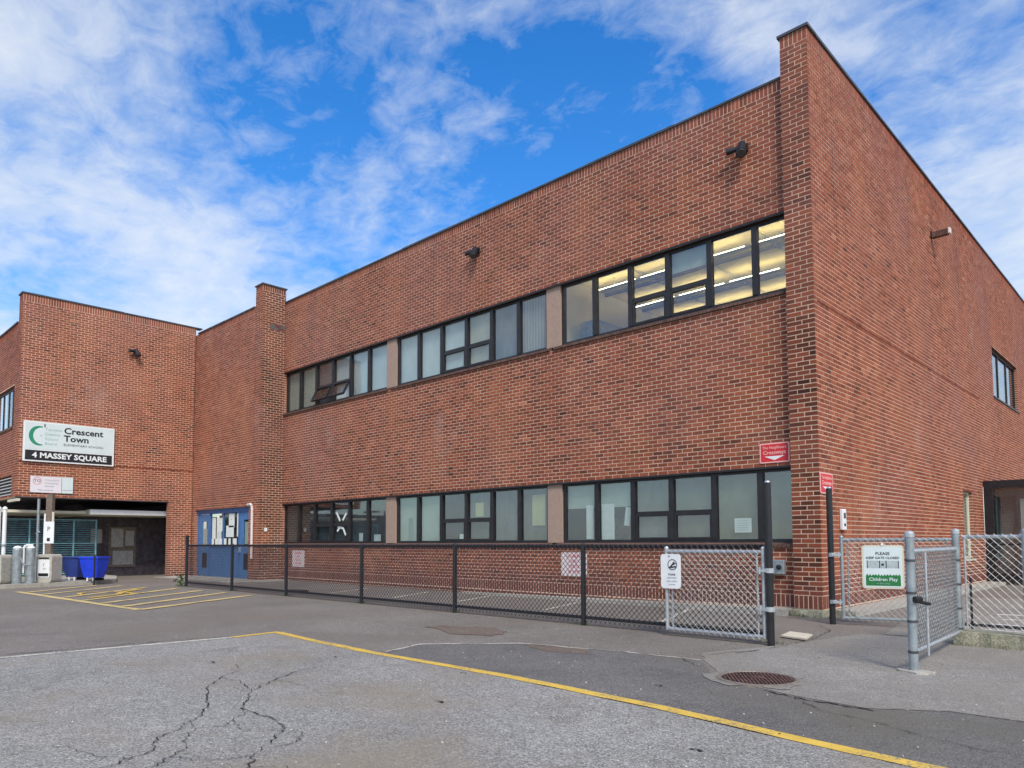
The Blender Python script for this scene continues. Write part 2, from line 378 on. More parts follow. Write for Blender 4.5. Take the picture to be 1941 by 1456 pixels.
struct('patch_seam_dark', ribbon([(1.95, -6.66), (2.25, -6.78), (2.6, -6.80), (2.9, -6.84)], .022, Z2, .02, 6, .9), M_CRACK)
# hatched access zone
ya = MB(); yb = MB()
join(ya, ribbon([(-18.46, -7.84), (-14.3, -7.7), (-10.27, -7.54)], .2, Z2, .01, 5, .2))
for a, b in (((-10.27, -7.54), (-12.3, -4.26)), ((-11.3, -7.5), (-13.72, -4.26)), ((-12.52, -7.52), (-15.04, -4.33)), ((-13.69, -7.55), (-16.5, -4.4)), ((-15.06, -7.6), (-17.69, -4.81)), ((-16.6, -7.65), (-19.1, -5.01)), ((-17.9, -7.7), (-20.0, -5.4))):
    join(yb, ribbon([a, b], .19, Z3, .01, 5, .2))
struct('hatched_zone_border', ya, M_YEL_OLD); struct('hatched_zone_stripes', yb, M_YEL_OLD)
wc = MB()
cx, cy = -15.7, -6.5
join(wc, ribbon([(cx+1.0*math.cos(t), cy+.55*math.sin(t)) for t in [i*.5 for i in range(1, 11)]], .10, .016))
join(wc, ribbon([(cx-.9, cy+1.0), (cx-.2, cy+.45), (cx+.6, cy+.1), (cx+1.35, cy-.75)], .14, .018))
join(wc, ribbon([(cx+.1, cy+.3), (cx+.6, cy+.7)], .11, .0195))
wc.lathe([(.14, .0165), (.14, .0195)], cx-1.05, cy+1.15, 10)
struct('accessible_symbol', wc, M_YEL)
wl = MB()
for a, b in (((-11.55, -2.49), (-12.34, -.8)), ((-9.0, -2.43), (-9.9, -.6)), ((-7.05, -2.2), (-7.72, -.45)), ((-4.35, -2.4), (-4.99, -.5)), ((-1.65, -2.6), (-2.4, -.4))):
    join(wl, ribbon([a, b], .10, Z2, .005, 5, .15))
struct('bay_lines', wl, M_WHT_OLD)
# pavement strips and kerbs
def slab(name, pts, z0, z1, mat=M_CONC):
    return struct(name, MB().prism(pts, z0, z1), mat)
MBs = MB()
# concrete strip at the foot of the front wall, sloping up towards the corner
n = 0
MBs.v = [(-9, -.26, -.02), (-9, .2, -.02), (-.53, .2, -.02), (-.53, -.42, -.02), (-9, -.26, .03), (-9, .2, .03), (-.53, .2, .112), (-.53, -.42, .112)]
MBs.f = [(3, 2, 1, 0), (4, 5, 6, 7), (0, 1, 5, 4), (1, 2, 6, 5), (2, 3, 7, 6), (3, 0, 4, 7)]
struct('concrete_strip', MBs, M_CONC)
slab('side_path', [(-.02, .35), (.42, .2), (.5, 12.3), (-.02, 12.3)], -.02, .09)
slab('raised_pavement', wob([(-20.25, -14), (-20.2, -7.9), (-20.35, -6.6), (-20.65, -5.25), (-21.5, -4.4), (-24.0, -3.6), (-32, -3.6), (-32, -14)], 0, 1, True), -.02, .12)
slab('door_step', [(-24.0, -2.3), (-18.2, -2.1), (-18.0, -1.0), (-18.0, -.05), (-24.0, -.05)], -.02, .03)
kb = MB(); 
struct('fence_kerb', MB().prism(wob([(2.44, -2.38), (3.4, -2.47), (8, -2.9)], .012, 7)+[(8, -2.55), (2.44, -2.02)], -.02, .17), M_MOSS)
flat('paved_yard', [(1.5, -1.9), (12, -2.3), (12, 7), (1.0, 6.4), (.75, 3)], .0055, M_ASPH_PALE)
fl = MB()
for i in range(46):
    x = random.uniform(2.0, 4.4); y = random.uniform(-1.2, 3.6); a = random.uniform(-.2, .2)
    if i % 2: fl.prism([(x, y), (x+random.uniform(.2, .7), y+a*.5), (x+random.uniform(.2, .6), y+.09+a*.5), (x-.05, y+.07)], .007, .009+i*.00008)
struct('worn_court_markings', fl, plain('court_white', (.6, .6, .56), .8, 0, .15, 8))
# foundation block at the corner
fb = MB()
random.seed(3)
def rock(mb, x0, x1, y0, y1, z0, z1, nx=6, nz=3, amp=.03):
    n = len(mb.v); pts = []
    ring = []
    for j in range(nz+1):
        row = []
        for i in range(nx+1): row.append((x0+(x1-x0)*i/nx, y0))
        for i in range(1, 4): row.append((x1, y0+(y1-y0)*i/3))
        ring.append([(x+random.uniform(-amp, amp)*(1 if j else .5), y-random.uniform(0, amp), z0+(z1-z0)*j/nz+(random.uniform(-amp, amp)*.5 if 0 < j < nz else 0)) for x, y in row])
    k = len(ring[0])
    for r_ in ring: mb.v += r_
    for j in range(nz):
        for i in range(k-1): a = n+j*k+i; mb.f.append((a, a+1, a+k+1, a+k))
    mb.v += [(x0, y1, z1)]; t = len(mb.v)-1
    for i in range(k-1): mb.f.append((n+nz*k+i, n+nz*k+i+1, t))
    mb.f.append((n, n+k*nz, t)) 
rock(fb, -.52, .07, -.27, .34, -.12, .113)
struct('foundation_block', fb, M_MOSS)
random.seed(11)
# cracks
ck = MB()
def crack(pts, wd, n=7, amp=.035):
    global ck
    join(ck, ribbon(wob(pts, amp*.6, n), wd*.5, Z3+random.random()*.0015, 0, 1, .85))
for pts, wd in (
    ([(-1.98, -8.6), (-1.86, -8.98), (-1.6, -9.35), (-1.33, -9.71), (-.98, -9.9), (-.72, -10.1), (-.35, -10.1), (.02, -10.13), (.15, -10.22), (.33, -10.4), (.55, -10.63), (.75, -10.75), (1.1, -11.1)], .016),
    ([(-1.33, -9.71), (-1.75, -9.6), (-2.13, -9.61), (-2.35, -9.3), (-2.7, -9.2)], .011),
    ([(-2.13, -9.61), (-1.7, -9.95), (-1.2, -10.15), (-.92, -10.29), (-.72, -10.4), (-.59, -10.55), (-.4, -10.7), (-.28, -10.89), (-.02, -11.0), (.06, -11.16), (.15, -11.3), (.1, -11.7)], .014),
    ([(-.59, -10.55), (-.33, -10.61), (-.3, -10.4), (-.41, -10.31), (-.55, -10.15), (-.72, -10.1)], .010),
    ([(-.33, -10.61), (-.18, -10.75), (.12, -10.86), (.2, -10.98), (.29, -11.09), (.45, -11.3)], .012),
    ([(.2, -10.98), (.4, -10.9), (.5, -10.8), (.55, -10.63)], .009), ([(-.41, -10.31), (-.1, -10.4), (.15, -10.22)], .009),
    ([(.15, -10.22), (.3, -10.15), (.45, -10.28), (.5, -10.42)], .010), ([(.75, -10.75), (.9, -10.6), (1.15, -10.62)], .008),
    ([(.06, -11.16), (-.15, -11.3), (-.5, -11.35), (-.8, -11.6)], .010),
    ([(-1.6, -9.35), (-1.2, -9.3), (-1.0, -9.1), (-.8, -9.05)], .007)):
    crack(pts, wd)
cr = ck.build('crack_network', M_CRACK); tag(cr, None, None, None, 'structure')
ck = MB()
crack([(2.2, -6.72), (2.6, -7.1), (3.0, -7.2), (3.3, -7.35), (3.7, -7.5), (4.2, -7.45)], .014)
crack([(.95, -6.0), (.5, -5.6), (.75, -4.8), (.9, -4.5)], .016)
crack([(.8, -4.9), (.95, -4.0), (1.0, -3.2), (.9, -2.6), (.8, -2.0), (.45, -1.5)], .02)
crack([(.5, -3.6), (.8, -3.3), (1.05, -3.2)], .012)
crack([(-5.0, -8.1), (-5.25, -9.0), (-5.3, -10.0), (-5.45, -11.2), (-5.6, -13)], .03)
crack([(2.83, -6.8), (3.32, -6.48), (3.79, -6.48), (5, -6.55)], .012)
crack([(.6, -.9), (1.2, -.95), (2.0, -1.3), (2.4, -1.9)], .02)
for p in ((1.13, -7.12), (-2.44, -8.2), (.2, -8.9), (-3.1, -9.3), (2.4, -8.7), (-.6, -7.9)):
    crack([p, (p[0]+.05, p[1]+.02), (p[0]+.09, p[1])], .035, 2, .01)
cr = ck.build('seam_cracks', M_CRACK); tag(cr, None, None, None, 'structure')
st = asphalt('rust_stain', (.15, .115, .085), (.20, .155, .12), .22, (.10, .075, .055), None, 120, .6)
def blob(cx, cy, rx, ry, k=26):
    ph = [random.uniform(0, 6) for _ in range(4)]
    return [(cx+rx*math.cos(t)*(1+.22*math.sin(3*t+ph[0])+.12*math.sin(7*t+ph[1])), cy+ry*math.sin(t)*(1+.2*math.sin(4*t+ph[2])+.1*math.sin(9*t+ph[3]))) for t in [2*math.pi*i/k for i in range(k)]]
flat('rust_stain', blob(-3.1, -5.45, .75, .38), .0065, st)
flat('rust_stain', blob(-.9, -6.0, .5, .2), .0068, st)

# ------------------------------------------------------------------ the school
CH, CL, MJ = .082, .229, .0175
BASE, SOLD = .12, .235
FWD = fw
bricks = []          # (proj area, corner origin, u-dir, n, ulen, h, tone)
class Wall: pass
def brickwall(O, U, Nn, length, z0, z1, holes=(), base_soldier=True, top_soldier=True, phase=0, tb=0.0, name='wall', parent=None, thick=.22, tv=.155, trim=0):
    """O: (x,y) of u=0 on the brick face; U: unit dir; Nn: outward normal; holes: (u0,u1,z0,z1)"""
    O = Vector((*O, 0)); U = Vector((*U, 0)); Nn = Vector((*Nn, 0))
    # mortar backing with reveals
    us = sorted({0, length, *[h[0] for h in holes], *[h[1] for h in holes]}); zs = sorted({z0, z1, *[h[2] for h in holes], *[h[3] for h in holes]})
    us = [u for u in us if 0 <= u <= length]; us[-1] -= trim; zs = [z for z in zs if z0 <= z <= z1]
    mb = MB()
    for i in range(len(us)-1):
        run = None
        for j in range(len(zs)-1):
            uc, zc = (us[i]+us[i+1])/2, (zs[j]+zs[j+1])/2
            if any(h[0] < uc < h[1] and h[2] < zc < h[3] for h in holes):
                continue
            c = []
            for z in (zs[j], zs[j+1]):
                for d in (-.0045, -thick):
                    for u in (us[i], us[i+1]):
                        q = O+U*u+Nn*d; c.append((q.x, q.y, z))
            n = len(mb.v); mb.v += c
            mb.f += [tuple(n+k for k in q) for q in ((0, 2, 3, 1), (4, 5, 7, 6), (0, 1, 5, 4), (2, 6, 7, 3), (0, 4, 6, 2), (1, 3, 7, 5))]
    wo = mb.build(name, M_MORTAR, parent); wo.data.materials.append(M_REVEAL)
    wo.data.polygons.foreach_set('material_index', [0 if i % 6 == 2 else 1 for i in range(len(mb.f))])
    def emit_run(ua, ub, za, zb, tone):
        if ub-ua < .02 or zb-za < .02: return
        bricks.append((O, U, Nn, ua, ub, za, zb, min(1, max(0, tone))))
    zb_ = z0
    def row_segments(za, zb):
        segs = [(0, length)]
        zc = (za+zb)/2
        for h in holes:
            if h[2] < zc < h[3]:
                new = []
                for a, b in segs:
                    if h[1] <= a or h[0] >= b: new.append((a, b)); continue
                    if h[0] > a: new.append((a, h[0]))
                    if h[1] < b: new.append((h[1], b))
                segs = new
        return segs
    def tone(): return random.gauss(.5, tv)*.9+.02+tb
    def soldier(za, zb):
        for a, b in row_segments(za, zb):
            k = max(1, round((b-a)/CH)); p = (b-a)/k
            for i in range(k): emit_run(a+i*p+MJ/2, a+(i+1)*p-MJ/2, za+MJ/2, zb-MJ/2, tone())
    zt = z1
    if base_soldier: soldier(z0, z0+SOLD); zb_ = z0+SOLD
    if top_soldier:
        zt = BASE+SOLD+round((z1-2*SOLD-BASE)/CH)*CH; soldier(zt, z1)
    c = 0; z = zb_
    # courses are laid on one datum all round the building
    k0 = math.ceil((zb_-(BASE+SOLD))/CH-1e-6) if not base_soldier else 0
    z = BASE+SOLD+k0*CH if not base_soldier else zb_
    if not base_soldier and z-zb_ > .03:
        for a, b in row_segments(zb_, z):
            u = a
            while u < b: e = min(b, u+CL); emit_run(u+MJ/2, e-MJ/2, zb_+MJ/2, z-MJ/2, tone()); u = e
    c = k0
    while z < zt-.03:
        ztop = min(z+CH, zt)
        rt_ = random.gauss(0, .03)
        for a, b in row_segments(z, ztop):
            off = (c % 2)*CL/2+phase
            u = math.floor((a-off)/CL)*CL+off
            while u < b-1e-4:
                s, e = max(a, u), min(b, u+CL)
                if u < a and e-a < .045: u += CL; a0_ = a; s, e = a, min(b, u+CL)      # no slivers at the ends
                if b-e < .045: e = b; u = b
                if e-s > .03: emit_run(s+(MJ/2 if s > 0 else 0), e-MJ/2 if e < length else e, z+MJ/2, ztop-MJ/2, tone()+rt_)
                u += CL
        z += CH; c += 1
    return wo

B = thing('school_building', 'two storey red brick school with black window bands and parapet piers', 'building')
HF, HP, XL, PY = 9.82, 10.49, -18.65, -.14
HP2 = 10.32
Y2, H2, XS, YA, HA, ZB = -.86, 9.6, -24.17, -6.76, 9.89, BASE+SOLD+31*CH
LZ0, LZ1 = BASE+SOLD+10*CH, BASE+SOLD+28*CH      # lower band of openings
UZ0, UZ1 = BASE+SOLD+66*CH, BASE+SOLD+85*CH      # upper band
XR = -.16                                        # right end of the bands, behind the pier
# facade
brickwall((XL, 0), (1, 0), (0, -1), -XL-.3, BASE, HF, [(0, 18.35, LZ0, LZ1), (0, 18.35, UZ0, UZ1)], parent=B)
# corner pier: front face, left cheek, then the long side wall
brickwall((-.49, PY), (1, 0), (0, -1), .49, BASE, HP, parent=B, tb=-.2, tv=.15, phase=.04, trim=.008)
brickwall((-.49, 0.0), (0, -1), (-1, 0), .127, BASE, HP, parent=B, tb=-.1)
SIDE_L = 27
brickwall((0, PY+.0125), (0, 1), (1, 0), SIDE_L, BASE, HP, [(14.73, 19.0, 5.93, 7.56), (10.15, 11.25, .78, 2.66), (12.6, 17, .09, 2.95)], parent=B, tb=.12, tv=.155)
brickwall((XL, .001), (1, 0), (0, -1), -XL-.3, -.045, BASE, base_soldier=False, top_soldier=False, parent=B, tb=-.1)
brickwall((.0, PY+.0125), (0, 1), (1, 0), SIDE_L, -.045, BASE, base_soldier=False, top_soldier=False, parent=B, tb=-.1)
box('pier_core', M_REVEAL, B, XL-.25, XL-.006, .001, .26, 0, 8.69)
# second wing, its pier and the pier's return
brickwall((XS, Y2), (1, 0), (0, -1), XL-XS-.5, .03, H2, [(.28, 4.75, .03, 2.575)], base_soldier=False, parent=B, tb=.1)
brickwall((XL-.5, Y2), (1, 0), (0, -1), .5, .03, HP2, base_soldier=False, parent=B, tb=.06, trim=.008)
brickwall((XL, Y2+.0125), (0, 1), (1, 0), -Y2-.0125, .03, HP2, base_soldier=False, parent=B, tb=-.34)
# sign wing
brickwall((XS, YA+.0125), (0, 1), (1, 0), Y2-YA-.0125, ZB, HA, base_soldier=False, parent=B, tb=.02, phase=.07)
brickwall((XS, -1.76), (0, 1), (1, 0), -1.76*-1+Y2, .0, ZB, base_soldier=False, top_soldier=False, parent=B, tb=.0, phase=.02)
brickwall((XS-.45, YA), (1, 0), (0, -1), .45, ZB, HA, base_soldier=False, parent=B, tb=.05, trim=.008)
brickwall((-36, YA), (1, 0), (0, -1), 36+XS-.45, ZB, 8.95, [(8.0, 11.1, 5.36, 6.8), (8.3, 11.15, 2.95, 3.66)], base_soldier=False, parent=B, tb=.05)

# bricks -> the 300 that show largest as parts, the rest as one mesh
def score(bk):
    O, U, Nn, ua, ub, za, zb, t = bk
    c = O+U*((ua+ub)/2)+Vector((0, 0, (za+zb)/2)); d = c-CAM
    if d.dot(FWD) < .5: return 0
    r = d.normalized(); return (ub-ua)*(zb-za)*abs(r.dot(Nn))/d.length_squared
def corners(bk, proud):
    O, U, Nn, ua, ub, za, zb, t = bk
    return [O+U*u+Nn*d+Vector((0, 0, z)) for z in (za, zb) for d in (proud, -.012) for u in (ua, ub)]
QF = ((4, 5, 7, 6), (0, 1, 5, 4), (0, 4, 6, 2), (1, 3, 7, 5), (0, 2, 3, 1))
order = sorted(range(len(bricks)), key=lambda i: -score(bricks[i]))
# the largest whole stretchers (a hidden facade end behind the pier is left out)
pick = [i for i in order[:700] if not (bricks[i][2].y < -.5 and abs(bricks[i][0].y) < .01 and bricks[i][4] > 18.1)][:300]
ps = set(pick)
V, Fc, T = [], [], []
for i, bk in enumerate(bricks):
    if i in ps: continue
    n = len(V); V += [tuple(q) for q in corners(bk, random.uniform(-.0015, .0015))]
    Fc += [tuple(n+k for k in q) for q in QF]; T += [bk[7]]*8
me = bpy.data.meshes.new('brickwork'); me.from_pydata(V, [], Fc); me.materials.append(M_BRICK)
a = me.attributes.new('tone', 'FLOAT', 'POINT'); a.data.foreach_set('value', T)
bw = bpy.data.objects.new('brickwork', me); COL.objects.link(bw); bw.parent = B; bw['kind'] = 'stuff'
cache = {}
for i in pick:
    bk = bricks[i]; O, U, Nn, ua, ub, za, zb, t = bk
    key = (round(ub-ua, 3), round(zb-za, 3), tuple(U), tuple(Nn), round(t*9))
    m_ = cache.get(key)
    if m_ is None:
        z = (Vector((0, 0, 0)), U, Nn, -(ub-ua)/2, (ub-ua)/2, -(zb-za)/2, (zb-za)/2, t)
        m_ = bpy.data.meshes.new('brick'); m_.from_pydata([tuple(q) for q in corners(z, 0)], [], QF); m_.materials.append(M_BRICK)
        at = m_.attributes.new('tone', 'FLOAT', 'POINT'); at.data.foreach_set('value', [round(t*9)/9]*8); cache[key] = m_
    o = bpy.data.objects.new('brick', m_); COL.objects.link(o); o.parent = B
    o.location = O+U*((ua+ub)/2)+Nn*random.uniform(-.0015, .0015)+Vector((0, 0, (za+zb)/2))

box('movement_joint', M_CRACK, B, XS-.003, XS+.0035, -6.7, Y2-.01, BASE+SOLD+46*CH-.008, BASE+SOLD+46*CH+.008)
box('movement_joint', M_CRACK, B, -.003, .0035, .0, 12.4, BASE+SOLD+63*CH-.006, BASE+SOLD+63*CH+.006)
box('movement_joint', M_CRACK, B, XS+.0, XS+.016, Y2-.012, Y2-.004, .05, H2-.02)
# parapet flashings
def cap(x0, x1, y0, y1, z, t=.045):
    ax = 0 if x1-x0 > y1-y0 else 1; L = (x1-x0, y1-y0)[ax]; n_ = max(1, round(L/2.4)); st_ = L/n_
    for i in range(n_):
        a, b = i*st_, (i+1)*st_-(.006 if i < n_-1 else 0); h = t+random.uniform(-.006, .008); e = random.uniform(-.006, .004)
        q = [x0, x1, y0, y1]; q[ax*2], q[ax*2+1] = q[ax*2]+a, q[ax*2]+b
        if n_ > 1:
            if ax == 0: q[2] += e
            else: q[1] += e
        box('coping', M_FLASH, B, *q, z, z+h)
cap(XL+.02, -.52, -.035, .26, HF+.001)
cap(-.53, .035, PY-.035, .24, HP+.001); cap(-.24, .035, .241, SIDE_L, HP+.001)
cap(XS+.26, XL-.55, Y2-.035, Y2+.26, H2+.001); cap(XL-.54, XL+.035, Y2-.035, .06, HP2+.001)
cap(XS-.49, XS+.035, YA-.035, YA+.24, HA+.001); cap(XS-.24, XS+.035, YA+.241, Y2+.24, HA+.001); cap(-36, XS-.50, YA-.035, YA+.26, 8.951)
# solid bodies behind the walls, roofs
box('roof', M_INT, B, XL, -.23, .25, 26, 8.9, 9.1); box('roof', M_INT, B, -36, XL, Y2+.3, 26, 8.8, 9.0)
box('roof', M_INT, B, -36, XS-.25, YA+.3, Y2+.29, 8.5, 8.7)
box('pier_core', M_REVEAL, B, XL-.49, XL-.01, Y2+.225, .03, 8.7, HP2-.002)
box('pier_core', M_REVEAL, B, -.48, -.222, PY+.225, .24, .1, HP-.002)
# rooms behind the window bands
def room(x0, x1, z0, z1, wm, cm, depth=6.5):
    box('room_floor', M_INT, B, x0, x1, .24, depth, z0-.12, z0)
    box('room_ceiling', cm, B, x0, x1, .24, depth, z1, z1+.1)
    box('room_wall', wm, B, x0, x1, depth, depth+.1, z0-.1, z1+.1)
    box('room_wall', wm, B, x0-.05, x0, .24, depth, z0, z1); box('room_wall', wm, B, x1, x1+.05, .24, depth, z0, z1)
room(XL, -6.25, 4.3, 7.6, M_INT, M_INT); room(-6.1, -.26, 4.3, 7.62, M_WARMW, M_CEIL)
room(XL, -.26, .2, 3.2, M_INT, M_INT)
box('desk', M_WOOD, B, -5.8, -4.1, .7, 1.3, 1.28, 1.33); box('cupboard', M_DIM, B, -5.7, -5.2, 1.35, 1.8, .2, 1.85); box('cupboard', M_WOOD, B, -4.6, -4.15, .5, .9, .2, 1.75)
box('cupboard', M_DIM, B, -16.2, -15.2, 1.6, 2.1, .2, 2.0); box('wall_display', BL['grey'], B, -17.6, -16.4, 3.0, 3.05, 1.4, 2.4)
for y in (1.2, 2.9, 4.6):
    f = box('ceiling_lamp', M_WHITE, B, -5.9, -.4, y-.05, y+.05, 7.36, 7.385)
    for x in (-5.2, -3.1, -1.0): MB().tube((x, y, 7.385), (x, y, 7.62), .008, 6).build('hanger', M_WHITE, f)
    for x in range(4): MB().tube((-5.8+x*1.35, y, 7.402), (-4.6+x*1.35, y, 7.402), .014, 8).build('tube', M_TUBE, f)
box('shelf', M_WOOD, B, -5.6, -.6, 6.2, 6.45, 6.3, 6.35)
for i in range(9):
    x = -5.5+i*.55; box('wall_display', (M_PAPER, M_DIM, BL['beige'], BL['grey'])[i % 4], B, x, x+.4, 6.46, 6.49, 6.45+(i % 3)*.1, 6.95+(i % 2)*.2)
for y in (.8, 2.05, 3.75): box('ceiling_beam', M_WOOD, B, -6.09, -.27, y-.03, y+.03, 7.55, 7.618)
for x in (-4.6, -3.1, -1.6): box('ceiling_beam', BL['beige'], B, x-.02, x+.02, .3, 6.4, 7.585, 7.617)
box('cabinet', M_DIM, B, -6.0, -5.5, .9, 2.2, 4.3, 6.6)

BAYS = [(-18.66, -12.66, (-17.68, -16.66, -15.63, -14.63, -13.63)), (-12.2, -6.36, (-11.2, -10.21, -9.21, -8.25, -7.3)), (-5.92, -.3, (-4.95, -3.99, -3.06, -2.11, -1.17))]
GY = .13
def window(x0, x1, mull, z0, z1, fill, label, fw_=.055, open_sash=False):
    """fill: colour key for each of the 6 columns; the two middle columns are split (upper, lower)"""
    zg = z0+.125; head = .085
    mb = MB()
    mb.box(x0, x1, GY-.03, GY+.05, z1-head, z1-.001); mb.box(x0, x1, GY-.03, GY+.05, zg-.03, zg+.035)
    mb.box(x0, x0+.09, GY-.029, GY+.049, zg+.036, z1-head-.001); mb.box(x1-.06, x1, GY-.029, GY+.049, zg+.036, z1-head-.001)
    for m_ in mull: mb.box(m_-.055, m_+.055, GY-.055, GY+.049, zg+.036, z1-head-.001)
    tz = zg+.56
    mb.box(mull[1]+.056, mull[2]-.056, GY-.032, GY+.048, tz, tz+.06); mb.box(mull[2]+.056, mull[3]-.056, GY-.032, GY+.048, tz, tz+.06)
    w_ = mb.build('window', M_FRAME, B); w_['label'] = label
    # sill of sloped header bricks
    sb = MB(); k = int((x1-x0+.3)/CH); p = (x1-x0+.3)/k
    for i in range(k):
        a = x0-.15+i*p+.004; b = a+p-.009; n = len(sb.v)
        sb.v += [(x, y, z) for x in (a, b) for y, z in ((-.05, z0+.01), (GY-.035, z0+.01), (GY-.035, z0+.096), (-.05, z0+.066))]
        sb.f += [(n, n+1, n+2, n+3), (n+7, n+6, n+5, n+4), (n+3, n+2, n+6, n+7), (n, n+3, n+7, n+4), (n, n+4, n+5, n+1)]
    sb.box(x0-.15, x1+.15, -.005, GY-.04, z0+.0, z0+.055)
    sb.build('sill', M_SILL, w_)
    edges = [x0+.035]+list(mull)+[x1+.01]
    for i in range(6):
        a, b = edges[i]+.055, edges[i+1]-.055
        split = i in (2, 3)
        cells = [(tz+.06, z1-head, 0), (zg+.035, tz, 1)] if split else [(zg+.035, z1-head, 0)]
        for c, d, lowr in cells:
            if lowr:
                sm = MB(); e = .045
                sm.box(a, b, GY-.045, GY+.02, d-e, d); sm.box(a, b, GY-.045, GY+.02, c, c+e)
                sm.box(a, a+e, GY-.044, GY+.019, c+e, d-e); sm.box(b-e, b, GY-.044, GY+.019, c+e, d-e)
                s_ = sm.build('sash', M_FRAME, w_)
                gl_ = box('pane', M_GLASS, w_, a+e, b-e, GY-.006, GY, c+e, d-e)
                if open_sash and i in open_sash:
                    for q in (s_, gl_):
                        q.data.transform(Matrix.Translation((0, -GY, -d))); q.data.transform(Matrix.Rotation(R(-26), 4, 'X')); q.location = (0, GY-.02, d)
            else: box('pane', M_GLASS, w_, a, b, GY-.004, GY+.002, c, d)
            f = fill[i]
            if isinstance(f, tuple) and split: f = f[lowr]
            if f is None: continue
            if f[0] == '/':       # half drawn
                kk, fr = f[1:].split(':'); mid = d-(d-c)*float(fr)
                box('blind', BL[kk], w_, a-.03, b+.03, GY+.075, GY+.081, mid, d+.02)
            else: box('blind', BL[f], w_, a-.03, b+.03, GY+.075, GY+.081, c-.02, d+.02)  # dark and grey fills paint interior gloom and glass reflection, the rest are blinds
    return w_
window(*BAYS[0], UZ0, UZ1, ['curtain', 'curtain', ('grey', 'dark'), ('white', 'white'), 'white', 'white'], 'upper left window with curtains and pale blinds', open_sash=(2, 3))
window(*BAYS[1], UZ0, UZ1, ['white', 'white', ('white', 'white'), ('beige', 'beige'), 'grey', 'wood'], 'upper middle window with pale blinds, grey glass at the right')
window(*BAYS[2], UZ0, UZ1, [None, None, (None, None), ('/sheer:.55', None), None, None], 'upper right window of the warmly lit classroom')
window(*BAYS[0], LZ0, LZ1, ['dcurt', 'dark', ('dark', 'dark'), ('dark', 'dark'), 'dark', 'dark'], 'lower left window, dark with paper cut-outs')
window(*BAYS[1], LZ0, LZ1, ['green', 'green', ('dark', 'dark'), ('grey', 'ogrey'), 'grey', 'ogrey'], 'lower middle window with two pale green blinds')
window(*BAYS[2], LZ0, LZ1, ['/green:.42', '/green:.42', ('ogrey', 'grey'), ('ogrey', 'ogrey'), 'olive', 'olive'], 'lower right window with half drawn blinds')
for z0, z1 in ((LZ0, LZ1), (UZ0, UZ1)):
    for a, b in ((-12.655, -12.205), (-6.355, -5.925)):
        box('column', M_STUCCO, B, a, b, .05, .2, z0+.1, z1-.002)
        box('column', M_SILL, B, a+.01, b-.01, -.02, .19, z0+.012, z0+.098) if 0 else None
    box('lintel', M_FRAME, B, XL+.002, -.31, -.004, .012, z1-.035, z1+.004)

# side windows, vestibule
def side_window(y0, y1, z0, z1, n, mat=M_FRAME, blinds=None):
    mb = MB(); X = -.13
    mb.box(X-.03, X+.03, y0, y1, z1-.07, z1-.001); mb.box(X-.03, X+.03, y0, y1, z0+.001, z0+.07)
    ws = (y1-y0)/n
    for i in range(n+1):
        c = min(max(y0+i*ws, y0+.035), y1-.035); mb.box(X-.031, X+.031, c-.034, c+.034, z0+.071, z1-.071)
    w_ = mb.build('window', mat, B)
    for i in range(n):
        box('pane', M_GLASS, w_, X-.004, X+.002, y0+i*ws+.035, y0+(i+1)*ws-.035, z0+.07, z1-.07)
        box('blind', BL[(blinds or ['dark'])[i % len(blinds or [1])]], w_, X-.06, X-.05, y0+i*ws+.02, y0+(i+1)*ws-.02, z0+.05, z1-.05)
    box('sill', mat, w_, -.1, .03, y0, y1, z0-.05, z0)
    return w_
Y0 = PY+.0125
side_window(14.73+Y0, 19.0+Y0, 5.93, 7.56, 3, M_FRAME, ['dark', 'grey', 'dark'])
side_window(10.15+Y0, 11.25+Y0, .78, 2.66, 1, M_CREAM, ['green'])
# vestibule
vy, vx1 = 12.45, 3.4
ve = MB(); ve.box(.012, vx1, vy, vy+.1, 2.83, 3.05); ve.box(.012, .24, vy+.001, vy+.099, .1, 2.829)
for x in (1.35, 2.4, 3.3): ve.box(x, x+.09, vy+.002, vy+.098, .1, 2.829)
ve.box(.25, vx1, vy+.003, vy+.097, .1, .3); ve.box(.25, 1.34, vy+.003, vy+.097, 1.15, 1.2)
vo = ve.build('vestibule', M_FRAME, B); vo['label'] = 'black framed glass entrance vestibule'
box('pane', M_GLASS, vo, .241, 1.349, vy+.04, vy+.046, .3, 2.83); box('pane', M_GLASS, vo, 1.44, 2.4, vy+.04, vy+.046, .3, 2.83)
box('inner_wall', M_INT, vo, .012, .03, vy+.11, 15.8, .1, 2.94); box('side_panel', M_FRAME, vo, 3.3, 3.4, vy+.1, 16, .1, 3.05); box('canopy_roof', M_FRAME, vo, .012, 3.4, vy+.101, 16, 2.95, 3.05)
box('curtain', plain('grey_backdrop', (.33, .36, .37), .8, 0, .1, 2), vo, .2, 1.34, vy+.6, vy+.61, .3, 2.8); box('back_panel', M_WHITE, vo, .3, 3.2, 15.8, 15.9, .1, 2.9); box('curtain', BL['white'], vo, .86, 1.3, vy+.3, vy+.31, .35, 2.5); box('curtain', BL['grey'], vo, .3, .72, vy+.5, vy+.51, .4, 2.6)  # wide grey sheet is an added backdrop that greys the interior behind the glass
box('vent_box', M_WHITE, B, 1.0, 1.5, vy+.3, vy+.8, 3.06, 3.45)

